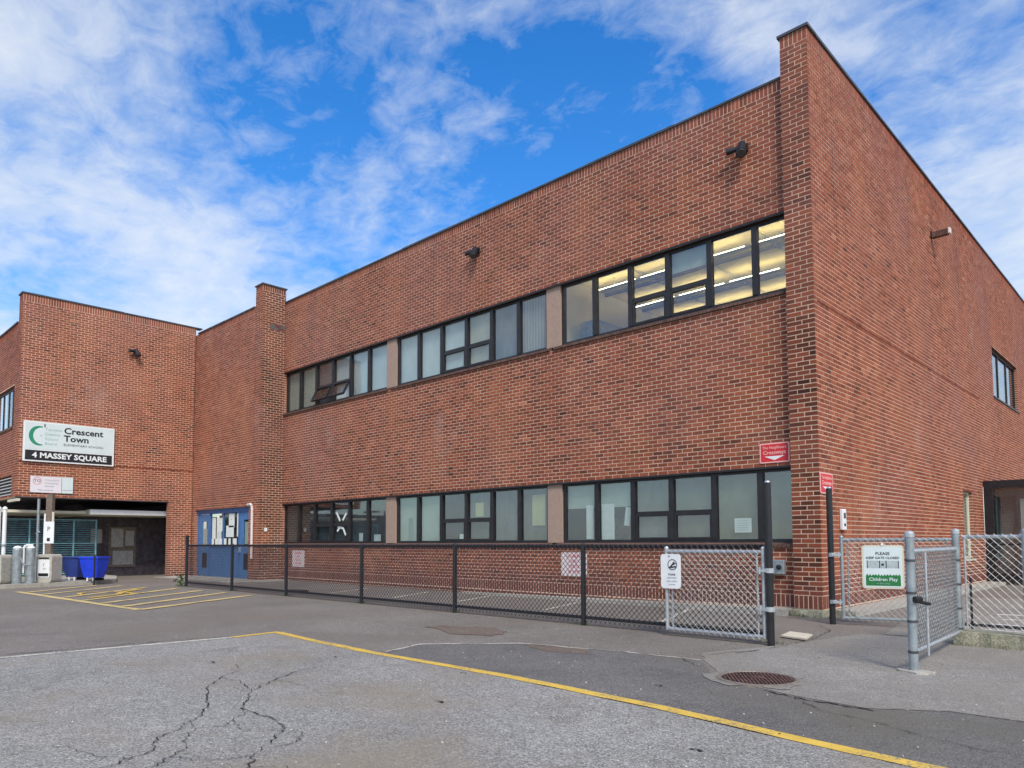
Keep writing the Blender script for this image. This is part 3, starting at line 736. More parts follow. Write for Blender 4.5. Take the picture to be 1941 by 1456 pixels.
# louvre and window of the far left wing
lv = MB(); 
x0, x1 = -36+8.3, -36+11.15
lv.box(x0, x1, YA+.12, YA+.15, 2.96, 3.65)
lo = lv.build('louvre', M_BLACK, B)
for i in range(6):
    z = 2.99+i*.112; s_ = MB(); s_.v = [(x0, YA-.01, z), (x1, YA-.01, z), (x1, YA+.1, z+.075), (x0, YA+.1, z+.075), (x0, YA-.01, z-.012), (x1, YA-.01, z-.012), (x1, YA+.1, z+.063), (x0, YA+.1, z+.063)]
    s_.f = [(0, 1, 2, 3), (7, 6, 5, 4), (4, 5, 1, 0), (3, 2, 6, 7), (0, 3, 7, 4), (1, 5, 6, 2)]; s_.build('slat', M_LOUV, lo)
wx0, wx1 = -28.0, -24.9
mb = MB(); mb.box(wx0, wx1, YA+.1, YA+.16, 6.72, 6.8); mb.box(wx0, wx1, YA+.1, YA+.16, 5.37, 5.45)
for x in (wx0, -27.0, -26.2, -25.6, wx1-.07): mb.box(x, x+.08, YA+.099, YA+.161, 5.451, 6.719)
wo_ = mb.build('window', M_FRAME, B)
box('pane', M_GLASS, wo_, wx0+.08, wx1-.08, YA+.12, YA+.126, 5.45, 6.72)
box('blind', BL['white'], wo_, -26.9, -26.25, YA+.2, YA+.21, 5.4, 6.75); box('blind', BL['dark'], wo_, -26.2, -25.0, YA+.2, YA+.21, 5.4, 6.75)
box('blind', BL['white'], wo_, -25.52, -25.38, YA+.19, YA+.198, 5.4, 6.75)
box('sill', M_SILL, wo_, wx0, wx1, YA-.04, YA+.09, 5.28, 5.355)

# underpass: soffit, canopy slab, back walls
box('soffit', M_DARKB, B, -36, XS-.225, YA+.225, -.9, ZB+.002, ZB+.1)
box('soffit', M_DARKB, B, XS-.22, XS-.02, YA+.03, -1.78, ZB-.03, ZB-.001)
cs = box('canopy', M_CREAM, B, -33, -24.62, -4.36, -1.0, 2.36, 2.53)
box('soffit_panel', M_OLIVE, cs, -32.9, -24.65, -4.33, -1.05, 2.345, 2.358)
box('fascia', M_WHITE, cs, -24.618, -24.6, -4.36, -1.0, 2.36, 2.535)
box('canopy', M_CREAM, B, -36, -24.9, -8.2, -4.4, 2.38, 2.47)
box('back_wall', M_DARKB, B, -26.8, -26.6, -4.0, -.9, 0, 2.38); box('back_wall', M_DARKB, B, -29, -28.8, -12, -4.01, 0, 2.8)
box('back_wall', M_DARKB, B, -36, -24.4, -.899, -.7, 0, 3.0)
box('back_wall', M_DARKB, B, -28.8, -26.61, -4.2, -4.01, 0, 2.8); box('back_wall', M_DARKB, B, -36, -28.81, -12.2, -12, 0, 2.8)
bd = box('notice_board', M_WOOD, B, -26.59, -26.56, -3.1, -2.1, .35, 1.95)
box('notice', M_DIM, bd, -26.559, -26.55, -3.02, -2.58, 1.15, 1.88); box('notice', M_DIM, bd, -26.559, -26.55, -2.5, -2.18, 1.2, 1.8); box('notice', M_DIM, bd, -26.559, -26.55, -2.95, -2.2, .45, 1.0)
box('notice', M_DIM, B, -26.59, -26.575, -3.75, -3.35, 1.3, 1.85)
gt = box('gutter', M_CREAM, B, -24.1, -22.9, -7.0, -6.9, 2.68, 2.76)

# ---- blue entrance in the second wing
ex0, ex1, ey = XS+.28, XS+4.75, Y2+.12
mb = MB(); mb.box(ex0, ex1, ey, ey+.09, 2.4, 2.575)
for x in (ex0, ex0+1.0, ex1-1.02, ex1-.1): mb.box(x, x+.1, ey+.001, ey+.089, .035, 2.399)
eo = mb.build('entrance_frame', M_BLUED, B); eo['label'] = 'blue painted entrance frame'
box('panel', M_BLUE, eo, ex0+1.1, ex1-1.02, ey+.03, ey+.07, .035, 1.12)
mb = MB(); mb.box(ex0+1.1, ex1-1.02, ey+.01, ey+.08, 1.12, 1.22)
mb.build('window_rail', M_BLUED, eo); box('pane', M_GLASS, eo, ex0+1.1, ex1-1.02, ey+.04, ey+.046, 1.22, 2.4)
box('mullion', M_BLUED, eo, ex0+2.15, ex0+2.22, ey+.012, ey+.078, 1.221, 2.399)
box('backing', BL['grey'], eo, ex0+1.0, ex1-.9, ey+.5, ey+.51, 1.1, 2.45)
box('warm_backing', BL['yell'], eo, ex0+1.25, ex0+2.0, ey+.3, ey+.31, 1.9, 2.35)
def bdoor(a, b, lbl):
    m_ = MB(); e = .17 if b-a < 1 else .2
    m_.box(a, a+e+.1, ey+.02, ey+.065, .04, 2.39); m_.box(b-e, b, ey+.02, ey+.065, .04, 2.39)
    for c, d in ((.04, .34), (.92, 1.2), (2.12, 2.39)): m_.box(a+e+.101, b-e-.001, ey+.021, ey+.064, c, d)
    d_ = m_.build('door', M_BLUE, B); d_['label'] = lbl
    box('pane', M_GLASS, d_, a+e+.1, b-e, ey+.038, ey+.044, 1.2, 2.12); box('vent', M_FRAME, d_, a+e+.1, b-e, ey+.035, ey+.05, .34, .92)
    box('backing', BL['dark'], d_, a, b, ey+.3, ey+.31, 1.0, 2.3)
    return d_
d1 = bdoor(ex0+.1, ex0+1.0, 'blue door on the left of the entrance'); d2 = bdoor(ex1-.92, ex1-.1, 'blue door on the right of the entrance')
box('paper', M_PAPER, d1, ex0+.42, ex0+.78, ey+.05, ey+.055, 1.21, 1.85); box('paper', M_PAPER, d2, ex1-.6, ex1-.32, ey+.05, ey+.055, 1.25, 2.05)
box('handle', M_GALV, d2, ex1-.9, ex1-.84, ey-.04, ey+.02, .95, 1.15)

# posters in the entrance window
pn = 0
SH = iter(('first', 'second', 'third', 'fourth', 'fifth', 'last'))
for x, z, w_, h_, lb in ((.28, 1.85, .3, .8, 'tall white poster on the left pane of the blue entrance window'), (.78, 1.98, .42, .5, 'white poster with a black motif, left of the entrance mullion'), (1.75, 2.12, .45, .5, 'white poster with a black motif, right of the entrance mullion'),
    (1.62, 1.72, .62, .42, 'wide white notice in the middle of the blue entrance window'), (2.28, 1.95, .2, .85, 'narrow tall white poster at the right of the entrance window'),
    (.2, 1.34, .2, .24, None), (.5, 1.34, .2, .24, None), (.85, 1.34, .26, .24, None), (1.25, 1.34, .2, .24, None), (1.6, 1.34, .18, .24, None), (2.02, 1.34, .3, .24, None)):
    t = thing('poster', lb or f'small white sheet, {next(SH)} from the left in the bottom row of the blue entrance window', 'poster', (ex0+1.1+x, ey+.036, z), 0, None if lb else 'sheets along the bottom of the entrance window')
    MB().box(-w_/2, w_/2, -.003, .001, -h_/2, h_/2).build('sheet', M_PAPER, t)
    if lb and 'motif' in lb: MB().lathe([(.001, 0), (.06, .03), (.07, .1), (.001, .16)], 0, 0, 8).build('motif', M_INK, t, (0, -.0, -.04)).scale = (1, .05, 1)

# ------------------------------------------------------------------ things on the walls
def flood(loc, rz, lbl, grp='floodlights high on the brick walls', light=False):
    t = thing('wall_light', lbl, 'wall light', loc, rz, grp); t.scale = (.85, .85, .85)
    MB().box(-.09, .09, -.05, -.002, -.09, .09).build('mount', M_BLACK, t, bevel=.01)
    h = MB(); h.tube((0, -.05, 0), (0, -.15, -.01), .03, 10); h.build('arm', M_BLACK, t)
    if light:
        q = MB(); q.box(-.08, .08, -.46, -.03, -.12, .06); q.build('housing', M_RUST, t, bevel=.015); MB().box(-.081, .081, -.52, -.461, -.1, .07).build('lens', M_LENS, t, bevel=.01)
    else:
        # round lamp head aimed down and to the side
        q = MB(); q.tube((-.02, -.10, .07), (.03, -.26, -.22), .085, 14, .125); q.build('lamp_head', M_BLACK, t, smooth=False)
        MB().tube((.031, -.262, -.221), (.0335, -.27, -.235), .11, 14, .10).build('lens', M_FLASH, t)
        q = MB(); q.tube((-.02, -.08, .0), (-.34, -.22, -.05), .055, 12, .07); q.build('lamp_head', M_BLACK, t); MB().tube((-.341, -.2205, -.05), (-.347, -.223, -.051), .06, 12).build('lens', M_FLASH, t)
    return t
flood((-8.65, -.0, 8.88), 0, 'black twin floodlight on the front wall above the middle of the building')
flood((-1.27, -.0, 8.78), 0, 'black twin floodlight high on the front wall beside the corner pier')
flood((XS, -3.11, 8.52), R(90), 'small black floodlight high on the brick wall above the school name sign')
flood((.0, 7.75, 9.1), R(90), 'boxy brown wall light near the top of the right side wall', light=True)

def sign_base(name, lbl, cat, loc, rz, w_, h_, r, mat, rim=None, t_=.012, grp=None):
    t = thing(name, lbl, cat, loc, rz, grp)
    if rim:
        MB().extr(rrect(w_, h_, r), -t_, -.001).build('border', rim, t); MB().extr(rrect(w_-.05, h_-.05, max(r-.02, .006)), -t_-.002, -t_+.001).build('panel', mat, t)
    else: MB().extr(rrect(w_, h_, r), -t_, -.001).build('panel', mat, t)
    return t
# school name sign
sg = thing('name_sign', 'large white and black school name sign with a green crescent', 'sign', (XS+.005, -6.62, 4.11), R(90))
MB().box(0, 2.83, -.09, -.005, 0, 1.38).build('border', M_WHITE, sg); MB().box(.035, 2.795, -.094, -.089, .42, 1.345).build('panel', M_SIGNW, sg); MB().box(.06, 2.77, -.094, -.089, .045, .385).build('black_band', M_INK, sg)
text('Crescent', .30, M_INK, sg, 1.2, 1.13, -.0965, 'LEFT', sx=1.12, bold=.008); text('Town', .30, M_INK, sg, 1.2, .86, -.0965, 'LEFT', sx=1.12, bold=.008)
text('ELEMENTARY SCHOOL', .105, M_INK, sg, 1.2, .64, -.0965, 'LEFT', sx=1.18)
text('4 MASSEY SQUARE', .25, M_WHITE, sg, 1.43, .215, -.0965, 'CENTER', sx=1.12, bold=.008)
for i, s_ in enumerate(('Toronto', 'District', 'School', 'Board')): text(s_, .135, M_GREENG, sg, .63, 1.13-i*.165, -.0965, 'LEFT', sx=1.1)
cr_ = MB(); pts = [(.46+.31*math.cos(t), .89+.34*math.sin(t)) for t in [R(70+220*i/24) for i in range(25)]]+[(.53+.25*math.cos(t), .89+.29*math.sin(t)) for t in [R(275-190*i/24) for i in range(25)]]
k = 25
cr_.v = [(x, -.0965, z) for x, z in pts]; cr_.f = [(i, i+1, 2*k-2-i, 2*k-1-i) for i in range(k-1)]
cr_.build('crescent', M_GREEN, sg)
MB().box(.60, .635, -.0975, -.0945, 1.2, 1.31).build('tick', M_INK, sg); MB().box(.5, .53, -.0975, -.0945, .88, .91).build('tick', M_GREEN, sg)
# smaller sign under it
s2 = thing('notice_sign', 'small white two-panel sign beneath the school name sign', 'sign', (XS+.005, -6.36, 3.05), R(90))
MB().box(0, .93, -.04, -.004, 0, .56).build('panel', plain('pinkish_white', (.72, .68, .70), .5, 0, .05, 4), s2); MB().box(.945, 1.29, -.041, -.004, .0, .565).build('panel', M_SIGNW, s2)
text('TO', .14, M_INK, s2, .2, .4, -.0425); tr = MB(); tr.v = []
ring = ribbon([(.2+.12*math.cos(t), .4+.12*math.sin(t)) for t in [R(a_) for a_ in range(0, 361, 20)]], .014, 0); ring.v = [(x, -.0425, y) for x, y, z in ring.v]; ring.build('emblem', M_RED, s2)
for i, s_ in enumerate(('TORONTO', 'Community', 'Services')): text(s_, .085, plain('grey_ink', (.35, .34, .38), .6), s2, .42, .43-i*.1, -.0425, 'LEFT')
text('Main entrance', .08, MC['grey_ink'], s2, .45, .09, -.0425); MB().box(.96, 1.27, -.0425, -.0405, .1, .12).build('rule', MC['grey_ink'], s2)
# red signs
def red_sign(loc, rz, lbl, w_=.56, h_=.365):
    t = sign_base('red_sign', lbl, 'sign', loc, rz, w_, h_, .03, M_RED, M_PINK, .012, 'red direction signs at the corner')
    text('The Neighbours', .072, M_PINK, t, 0, .095, -.0155, sx=.95, bold=.001); text('Crossways', .098, M_PINK, t, 0, .005, -.0155, sx=1.0, bold=.002)
    a_ = MB(); a_.v = [(-.19, -.0155, -.06), (.19, -.0155, -.06), (0, -.0155, -.135)]; a_.f = [(0, 1, 2)]; a_.build('arrow', M_WHITE, t); return t
red_sign((-.835, -.004, 2.90), 0, 'red sign with a down arrow above the right end of the front windows')
red_sign((.004, .15, 2.3), R(90), 'red sign on the side wall just round the corner, behind the black post', .58, .37)
# white warning signs low on the front wall
def warn(loc, w_, h_, lbl):
    t = sign_base('warning_sign', lbl, 'sign', loc, 0, w_, h_, .03, plain('warning_white', (.72, .62, .60), .5, 0, .05, 8), None, .01, 'small white warning signs low on the front wall')
    for i, s_ in enumerate(('NO PARKING', 'FIRE', 'ROUTE', 'BY-LAW')): text(s_, h_*.17, M_RED, t, 0, h_*.33-i*h_*.21, -.0125, sx=.75 if i == 0 else 1)
warn((-17.5, -.004, .76), .78, .56, 'small white sign low on the wall at the left end of the front windows')
warn((-5.53, -.004, .79), .74, .53, 'white sign low on the wall under the right-hand window column')
# meter box
t = thing('meter_box', 'grey electrical box low on the wall beside the tall black post', 'electrical box', (-.83, -.003, .83))
MB().box(-.15, .15, -.09, 0, -.13, .13).build('cover', M_GALVD, t, bevel=.012); MB().lathe([(.045, 0), (.045, .03), (.02, .035)], 0, 0, 14).build('dial', M_BLACK, t, (.06, -.09, 0)).rotation_euler = (R(90), 0, 0)
MB().tube((-.1, -.04, -.13), (-.1, -.04, -.6), .018, 8).build('conduit', M_GALVD, t)
# intercom
t = thing('intercom_box', 'narrow white box on the side wall beside the tall black post', 'intercom', (.003, .84, 1.68), R(90))
MB().box(-.09, .09, -.06, 0, -.19, .19).build('case', M_WHITE, t, bevel=.012); MB().box(-.04, .04, -.064, -.059, -.12, -.07).build('button', M_INK, t); MB().box(-.05, .05, -.064, -.059, .02, .12).build('grille', M_FLASH, t)
# white pipe by the blue entrance
pp = MB(); P_ = [(-19.36, Y2-.07, 2.62), (-19.14, Y2-.07, 2.64), (-19.04, Y2-.07, 2.56), (-19.02, Y2-.07, 2.4), (-19.02, Y2-.07, .75)]
for a_, b_ in zip(P_[:-1], P_[1:]): pp.tube(a_, b_, .045, 10)
tag(pp.build('drain_pipe', M_PIPE), 'pale pipe bending down the wall right of the blue entrance', 'pipe')
t = thing('door_bell', 'tiny white box on the brick pier right of the blue entrance', 'bell', (XL+.003, -.62, 1.75), R(90)); MB().box(-.05, .05, -.03, 0, -.06, .06).build('case', M_WHITE, t)

# papers on the lower windows
def paper(x, z, w_, h_, lbl, grp=None, mat=M_PAPER, y=GY+.012, rot=0, lines=0):
    o = MB().box(-w_/2, w_/2, -.003, .001, -h_/2, h_/2).build('paper', mat, None, (x, y, z)); o.rotation_euler = (0, rot, 0)
    tag(o, lbl, 'paper', grp)
    for i in range(lines):
        q = MB().box(-w_*.36, w_*.3, -.0045, -.0035, 0, .008).build('text_line', MC['grey_ink'], o, (0, 0, h_*.3-i*h_*.16))
    return o
zw = LZ0+.16
paper(-1.55, zw+.26, .34, .27, 'pale notice sheet on the lower right window behind the tall black post', lines=5)
paper(-3.72, zw+.1, .0001+.12, .05, 'tiny label at the foot of the lower right awning pane') if 0 else None
paper(-5.1, zw+.42, .26, .8, 'long white sheet hanging in the second pane of the lower right window') if 0 else None
paper(-4.72, zw+.40, .34, .78, 'wide white paper sheet hanging in the second pane of the lower right window', y=GY+.06)
paper(-5.22, zw+.40, .2, .76, 'narrow white sheet beside the first mullion of the lower right window', y=GY+.06)
paper(-4.2, zw+.5, .14, .4, 'tilted white sheet at the right of the second pane, lower right window', y=GY+.06, rot=R(8))
paper(-9.42+.05, zw+.09, .3, .17, 'white card in the bottom pane of the lower middle window')
paper(-14.05, zw+.12, .2, .26, 'white sheet standing at the bottom of the lower left window, fifth pane')
paper(-13.2, zw+.1, .34, .2, 'white sheets at the bottom of the lower left window, last pane')
paper(-6.75, zw+.72, .42, .74, 'yellowish sheet in the last pane of the lower middle window', mat=BL['yell'], y=GY+.05)
paper(-8.8, zw+.8, .3, .36, 'yellowish sheet in the fourth pane of the lower middle window', mat=BL['yell'], y=GY+.05)
# paper cut-out star strips
st_ = thing('paper_cutout', 'white paper cut-out strips on the lower left window', 'paper decoration', (-15.1, GY-.012, zw+.55)); st_.scale = (.85, 1, .8)
for i, (x, z, a_, l_) in enumerate(((-.22, .3, 55, .42), (.2, .28, -50, .36), (-.05, -.14, 10, .4), (.2, -.3, 58, .34), (-.2, -.22, -40, .2))):
    q = MB().box(-l_/2, l_/2, -.003-i*.001, .001-i*.001, -.045, .045).build('strip', M_PAPER, st_, (x, 0, z)); q.rotation_euler = (0, R(a_), 0)

# ------------------------------------------------------------------ fences
def mesh_panel(p0, p1, z0, z1, mat, parent, pitch=.088, r=.0034, top=True, sag=0):
    """chain link: two families of diagonal wires between rails, tips above the top rail"""
    p0 = Vector(p0); p1 = Vector(p1); L = (p1-p0).length; U = (p1-p0)/L; Nn = Vector((U.y, -U.x))
    zt = z1+(.035 if top else 0); zb = z0-.04
    H = zt-zb; mb = MB()
    def P(u, z, d): q = p0+U*u+Nn*d; return (q.x, q.y, z+(-sag*math.sin(math.pi*u/L) if sag else 0))
    k = int((L+H)/pitch)+2
    for s_ in (1, -1):
        for i in range(-k, k+1):
            # line: u = i*pitch + s*(zt - z)
            ua, ub = i*pitch, i*pitch+s_*H; za, zb_ = zt, zb
            def cut(u0, z0_, u1, z1_, lim, keep):
                t = (lim-u0)/(u1-u0); return lim, z0_+(z1_-z0_)*t
            if max(ua, ub) <= 0 or min(ua, ub) >= L: continue
            a_, za_, b_, zb2 = ua, za, ub, zb_
            if a_ < 0: a_, za_ = cut(ua, za, ub, zb_, 0, 1)
            if a_ > L: a_, za_ = cut(ua, za, ub, zb_, L, 1)
            if b_ < 0: b_, zb2 = cut(ua, za, ub, zb_, 0, 1)
            if b_ > L: b_, zb2 = cut(ua, za, ub, zb_, L, 1)
            if abs(a_-b_) < .01: continue
            mb.tube(P(a_, za_, .003*s_), P(b_, zb2, .003*s_), r, 4, None, False)
    o = mb.build('chain_mesh', mat, parent); o['kind'] = 'stuff'; return o
def post(x, y, h, r, mat, parent, z0=0, name='post', cap=None):
    p = MB().lathe([(r, z0), (r, z0+h), (r*.7, z0+h+r*.5), (r*.15, z0+h+r*.75)], 0, 0, 16).build(name, mat, parent, (x, y, 0), smooth=False)
    if cap: MB().lathe([(r*1.12, z0+h-.03), (r*1.12, z0+h+.01), (r*.8, z0+h+r*.6), (r*.15, z0+h+r*.9)], 0, 0, 16).build('post_cap', cap, p)
    return p
M_WIREB = plain('black_vinyl_wire', (.02, .02, .022), .4, 0, .2, 20)
M_WIREG = plain('galvanised_wire', (.36, .37, .36), .45, .4, .15, 20)
FY = -3.8
fn = thing('chain_link_fence', 'long black chain link fence in front of the brick wall', 'fence', (0, 0, 0))
PX = [-17.33, -14.34, -11.44, -8.27, -5.29, -2.28, .80]
for x in PX[:-1]: post(x, FY, 1.25, .041, M_BLACK, fn)
for a_, b_ in zip(PX[:-1], PX[1:]):
    MB().tube((a_+.03, FY, 1.225), (b_-.03, FY, 1.225), .026, 10).build('top_rail', M_BLACK, fn)
    MB().tube((a_+.03, FY, .125), (b_-.03, FY, .125), .027, 10).build('bottom_rail', M_BLACK, fn)
    mesh_panel((a_+.035, FY-.03), (b_-.035, FY-.03), .10, 1.225, M_WIREB, fn, r=.0056)
for x in PX[:-1]:
    for z in (.3, .55, .8, 1.05): MB().tube((x, FY, z-.008), (x, FY, z+.008), .040, 10).build('tie_band', M_BLACK, fn)
dk = box('tall_end_piece', M_BLACK, fn, -17.39, -17.27, FY-.03, FY+.03, 1.25, 1.52)

def tall_post(x, y, h, lbl):
    t = thing('gate_post', lbl, 'gate post', (x, y, 0), 0, 'tall black posts either side of the gateway')
    MB().lathe([(.046, 0), (.046, h), (.034, h+.004)], 0, 0, 20).build('sleeve', M_BLACK, t)
    MB().lathe([(.035, h+.004), (.03, h+.02), (.005, h+.03)], 0, 0, 12).build('post_top', M_GALV, t)
    return t
tall_post(.82, -4.0, 2.03, 'tall black gate post nearest the camera, holding the folded silver gate')
tall_post(.51, -1.1, 2.12, 'tall black gate post standing against the corner of the building')
def gate(loc, rz, L, z0, z1, lbl, mat=M_GALV, wire=M_WIREG, inner=True, mid=False):
    t = thing('gate', lbl, 'gate', loc, rz, 'silver chain link gates')
    fr = MB(); r = .026
    fr.tube((0, 0, z0-.02), (0, 0, z1+.03), r, 12); fr.tube((L, 0, z0-.02), (L, 0, z1+.03), r, 12)
    fr.tube((.02, 0, z1), (L-.02, 0, z1), r*.95, 12); fr.tube((.02, 0, z0), (L-.02, 0, z0), r*.95, 12)
    fr.build('frame', mat, t, smooth=False)
    for x in (0, L): MB().lathe([(.03, z1+.03), (.031, z1+.045), (.02, z1+.065), (.005, z1+.072)], x, 0, 12).build('frame_cap', mat, t)
    if inner:
        for x in (.085, L-.085): MB().tube((x, 0, z0), (x, 0, z1), .012, 8).build('tension_bar', mat, t)
    mesh_panel((.05, -.028), (L-.05, -.028), z0, z1, wire, t, r=.0038)
    return t
g1 = gate((-.66, -3.99, 0), 0, 1.40, .10, 1.16, 'silver chain link gate folded back against the black fence')
def hinge(parent, x, y, z, s=1):
    q = MB(); q.tube((x, y, z-.03), (x, y, z+.03), .055, 14); q.box(x-.13*s if s > 0 else x, x if s > 0 else x+.13, y-.07, y-.045, z-.02, z+.02)
    q.tube((x-.1*s, y-.06, z-.045), (x-.1*s, y-.06, z+.045), .014, 8); q.build('hinge', M_GALV, parent)
for z in (.93, .45): hinge(g1, 1.48, -.01, z)
lt = MB(); lt.tube((-.06, -.03, .80), (.02, -.03, .80), .012, 8); lt.tube((-.07, -.045, .76), (-.05, -.03, .82), .02, 8); lt.build('latch', M_RUST, g1)
ang = math.atan2(.62, 1.45)
g2 = gate((.66, -1.06, 0), R(18), 1.5, .11, 1.31, 'silver chain link gate standing open between the corner and the steel posts', M_GALVD)
for z in (1.08, .35): hinge(g2, -.14, .0, z, -1)
# gate signs
s3 = sign_base('gate_sign', 'white rounded sign with a small drawing wired to the folded gate', 'sign', (-.565, -4.035, .888), 0, .31, .47, .045, M_WHITE)
ring = ribbon([(.07*math.cos(t), .07*math.sin(t)) for t in [R(a_) for a_ in range(0, 361, 20)]], .012, 0); ring.v = [(x+.03, -.0135, y+.09) for x, y, z in ring.v]; ring.build('emblem', M_FLASH, s3)
dg = MB()
for a_, b_, r_ in (((-.01, .055), (.05, .13), .010), ((-.01, .055), (.075, .065), .010), ((.02, .09), (.075, .11), .008), ((-.03, .05), (.01, .08), .008)): dg.tube((a_[0]+.01, -.013, a_[1]), (b_[0]+.01, -.013, b_[1]), r_, 6)
dg.build('figure', M_INK, s3)
for i, (b_, s_) in enumerate((('PLEASE', .036), ('KEEP DOGS', .028), ('ON A LEASH', .028), ('By-law 608', .022))): text(b_, s_, M_INK if i == 0 else MC['grey_ink'], s3, .02, -.045-i*.045, -.0135)
MB().tube((-.02, -.016, .205), (-.02, -.012, .205), .01, 8).build('bolt', M_INK, s3)
s4 = sign_base('gate_sign', 'large white and green sign asking to keep the gate closed', 'sign', (1.21, -.93, .9), R(18), .57, .66, .05, M_SIGNW, M_CREAM, .01)
text('PLEASE', .062, M_INK, s4, 0, .20, -.0135, bold=.001); text('KEEP GATE CLOSED', .050, M_INK, s4, 0, .135, -.0135, bold=.001)
bb = MB(); bb.box(-.22, .22, -.013, -.0115, -.02, .095); bb.build('picture', plain('print_grey', (.40, .46, .45), .6, 0, .2, 30), s4)
bb = MB(); 
for a_ in (-.05, .04): bb.box(a_, a_+.012, -.0145, -.0128, -.02, .095)
bb.box(-.215, -.205, -.0145, -.0128, -.02, .095); bb.box(.205, .215, -.0145, -.0128, -.02, .095); bb.box(-.02, .015, -.0145, -.0128, .02, .05); bb.build('gate_drawing', M_INK, s4)
gp = [(-.235, -.285), (.235, -.285)]+[(.235-.47*i/24, -.135+(.03 if i % 2 else 0)+random.uniform(-.008, .008)) for i in range(25)]
MB().extr(gp, -.0138, -.0118).build('grass_print', M_GRASSG, s4)
text('Children Play', .072, M_SIGNW, s4, 0, -.19, -.0155, bold=.001); text('in this area', .04, MC['print_green'] if 0 else M_GREENG, s4, 0, -.25, -.0155)
MB().tube((0, -.02, .34), (0, -.01, .34), .02, 8).build('bolt', M_WHITE, s4)
# steel fence with two posts and infill panel
f2 = thing('steel_fence_panel', 'short galvanised fence panel between two round steel posts', 'fence', (0, 0, 0))
A = (2.64, -4.81); Bp = (2.49, -2.3)
post(*A, 1.36, .042, M_GALVD, f2, cap=M_GALV); post(*Bp, 1.41, .042, M_GALVD, f2, cap=M_GALV)
MB().tube((A[0], A[1]+.05, 1.19), (Bp[0], Bp[1]-.05, 1.19), .026, 12).build('top_rail', M_GALV, f2); MB().tube((A[0], A[1]+.05, .2), (Bp[0], Bp[1]-.05, .155), .024, 12).build('bottom_rail', M_GALV, f2)
mesh_panel((A[0]+.01, A[1]+.07), (Bp[0]+.01, Bp[1]-.07), .2, 1.19, M_WIREG, f2, r=.0036)
for z in (1.1, .78, .5, .2): MB().tube((A[0], A[1], z-.012), (A[0], A[1], z+.012), .047, 16).build('clamp', M_FLASH, f2)
for z in (1.05, .75, .45, .2): MB().tube((Bp[0], Bp[1], z-.012), (Bp[0], Bp[1], z+.012), .047, 16).build('clamp', M_FLASH, f2)
q = MB(); q.tube((A[0]+.05, A[1]-.02, .70), (A[0]+.13, A[1]+.12, .67), .018, 8); q.tube((A[0]+.04, A[1]-.05, .72), (A[0]+.08, A[1]+.02, .72), .03, 8); q.build('latch', M_BLACK, f2)
MB().tube((A[0]+.1, A[1]+.14, .16), (A[0]+.1, A[1]+.14, 1.18), .012, 8).build('tension_bar', M_GALV, f2)
q = MB().prism(blob(A[0]+.03, A[1]-.02, .16, .11, 18), .004, .022).build('footing', M_CONC, f2)
q = MB(); q.tube((Bp[0]+.04, Bp[1]-.04, 0), (Bp[0]+.04, Bp[1]-.04, .05), .05, 12); q.build('footing', M_CONC, f2)
f3 = thing('yard_fence', 'galvanised chain link fence on a low kerb at the right edge', 'fence', (0, 0, 0))
C_ = (3.22, -2.36); D_ = (6.2, -2.66)
post(*C_, 1.24, .04, M_GALVD, f3, z0=.17); post(*D_, 1.24, .04, M_GALVD, f3, z0=.17)
for (a_, b_) in (((Bp[0]+.07, Bp[1]), C_), (C_, D_)):
    MB().tube((*a_, 1.34), (*b_, 1.34), .024, 10).build('top_rail', M_GALV, f3); MB().tube((*a_, .255), (*b_, .255), .018, 10).build('bottom_rail', M_BLACK, f3)
    mesh_panel((a_[0], a_[1]-.028), (b_[0], b_[1]-.028), .25, 1.34, M_WIREG, f3, r=.0026)
MB().tube((Bp[0]+.1, Bp[1]-.03, .2), (Bp[0]+.1, Bp[1]-.03, 1.32), .011, 8).build('tension_bar', M_GALV, f3)
MB().tube((Bp[0]+.14, Bp[1]+.02, .2), (Bp[0]+.14, Bp[1]+.02, .85), .014, 8).build('stub_post', M_BLACK, f3)

# ------------------------------------------------------------------ manhole
mh = thing('manhole_cover', 'round rusty iron manhole cover between two asphalt patches', 'manhole cover', (1.68, -6.21, 0), R(35))
rg = MB(); rg.lathe([(.37, 0), (.37, .016), (.355, .02), (.335, .02), (.33, .010)], 0, 0, 48); rg.build('frame_ring', M_RUSTE, mh)
MB().lathe([(.325, .004), (.325, .0135)], 0, 0, 48).build('cover', M_RUSTD, mh)
rb = MB()
for i in range(-9, 10):
    x = i*.033; h = math.sqrt(max(0, .305**2-x*x))
    k = max(1, int(h*2/.14)); p = 2*h/k
    for j in range(k): rb.box(x-.010, x+.010, -h+j*p+.006, -h+(j+1)*p-.006, .013, .0215)
rb.build('ribs', M_RUST, mh)
MB().prism([(-.06, -.03), (.06, -.03), (.06, .03), (-.06, .03)], .0215, .024).build('lug', M_RUST, mh)
flat('manhole_collar', blob(1.68, -6.21, .43, .43, 30), .0095, M_ASPH_PALE)
# beige slab beside the post
sb_ = MB().prism([(.59, -3.19), (.50, -2.68), (.86, -2.8), (.98, -3.32)], .014, .035).build('paving_slab', M_BEIGE)
tag(sb_, 'flat beige slab lying on the ground behind the tall black post', 'slab')
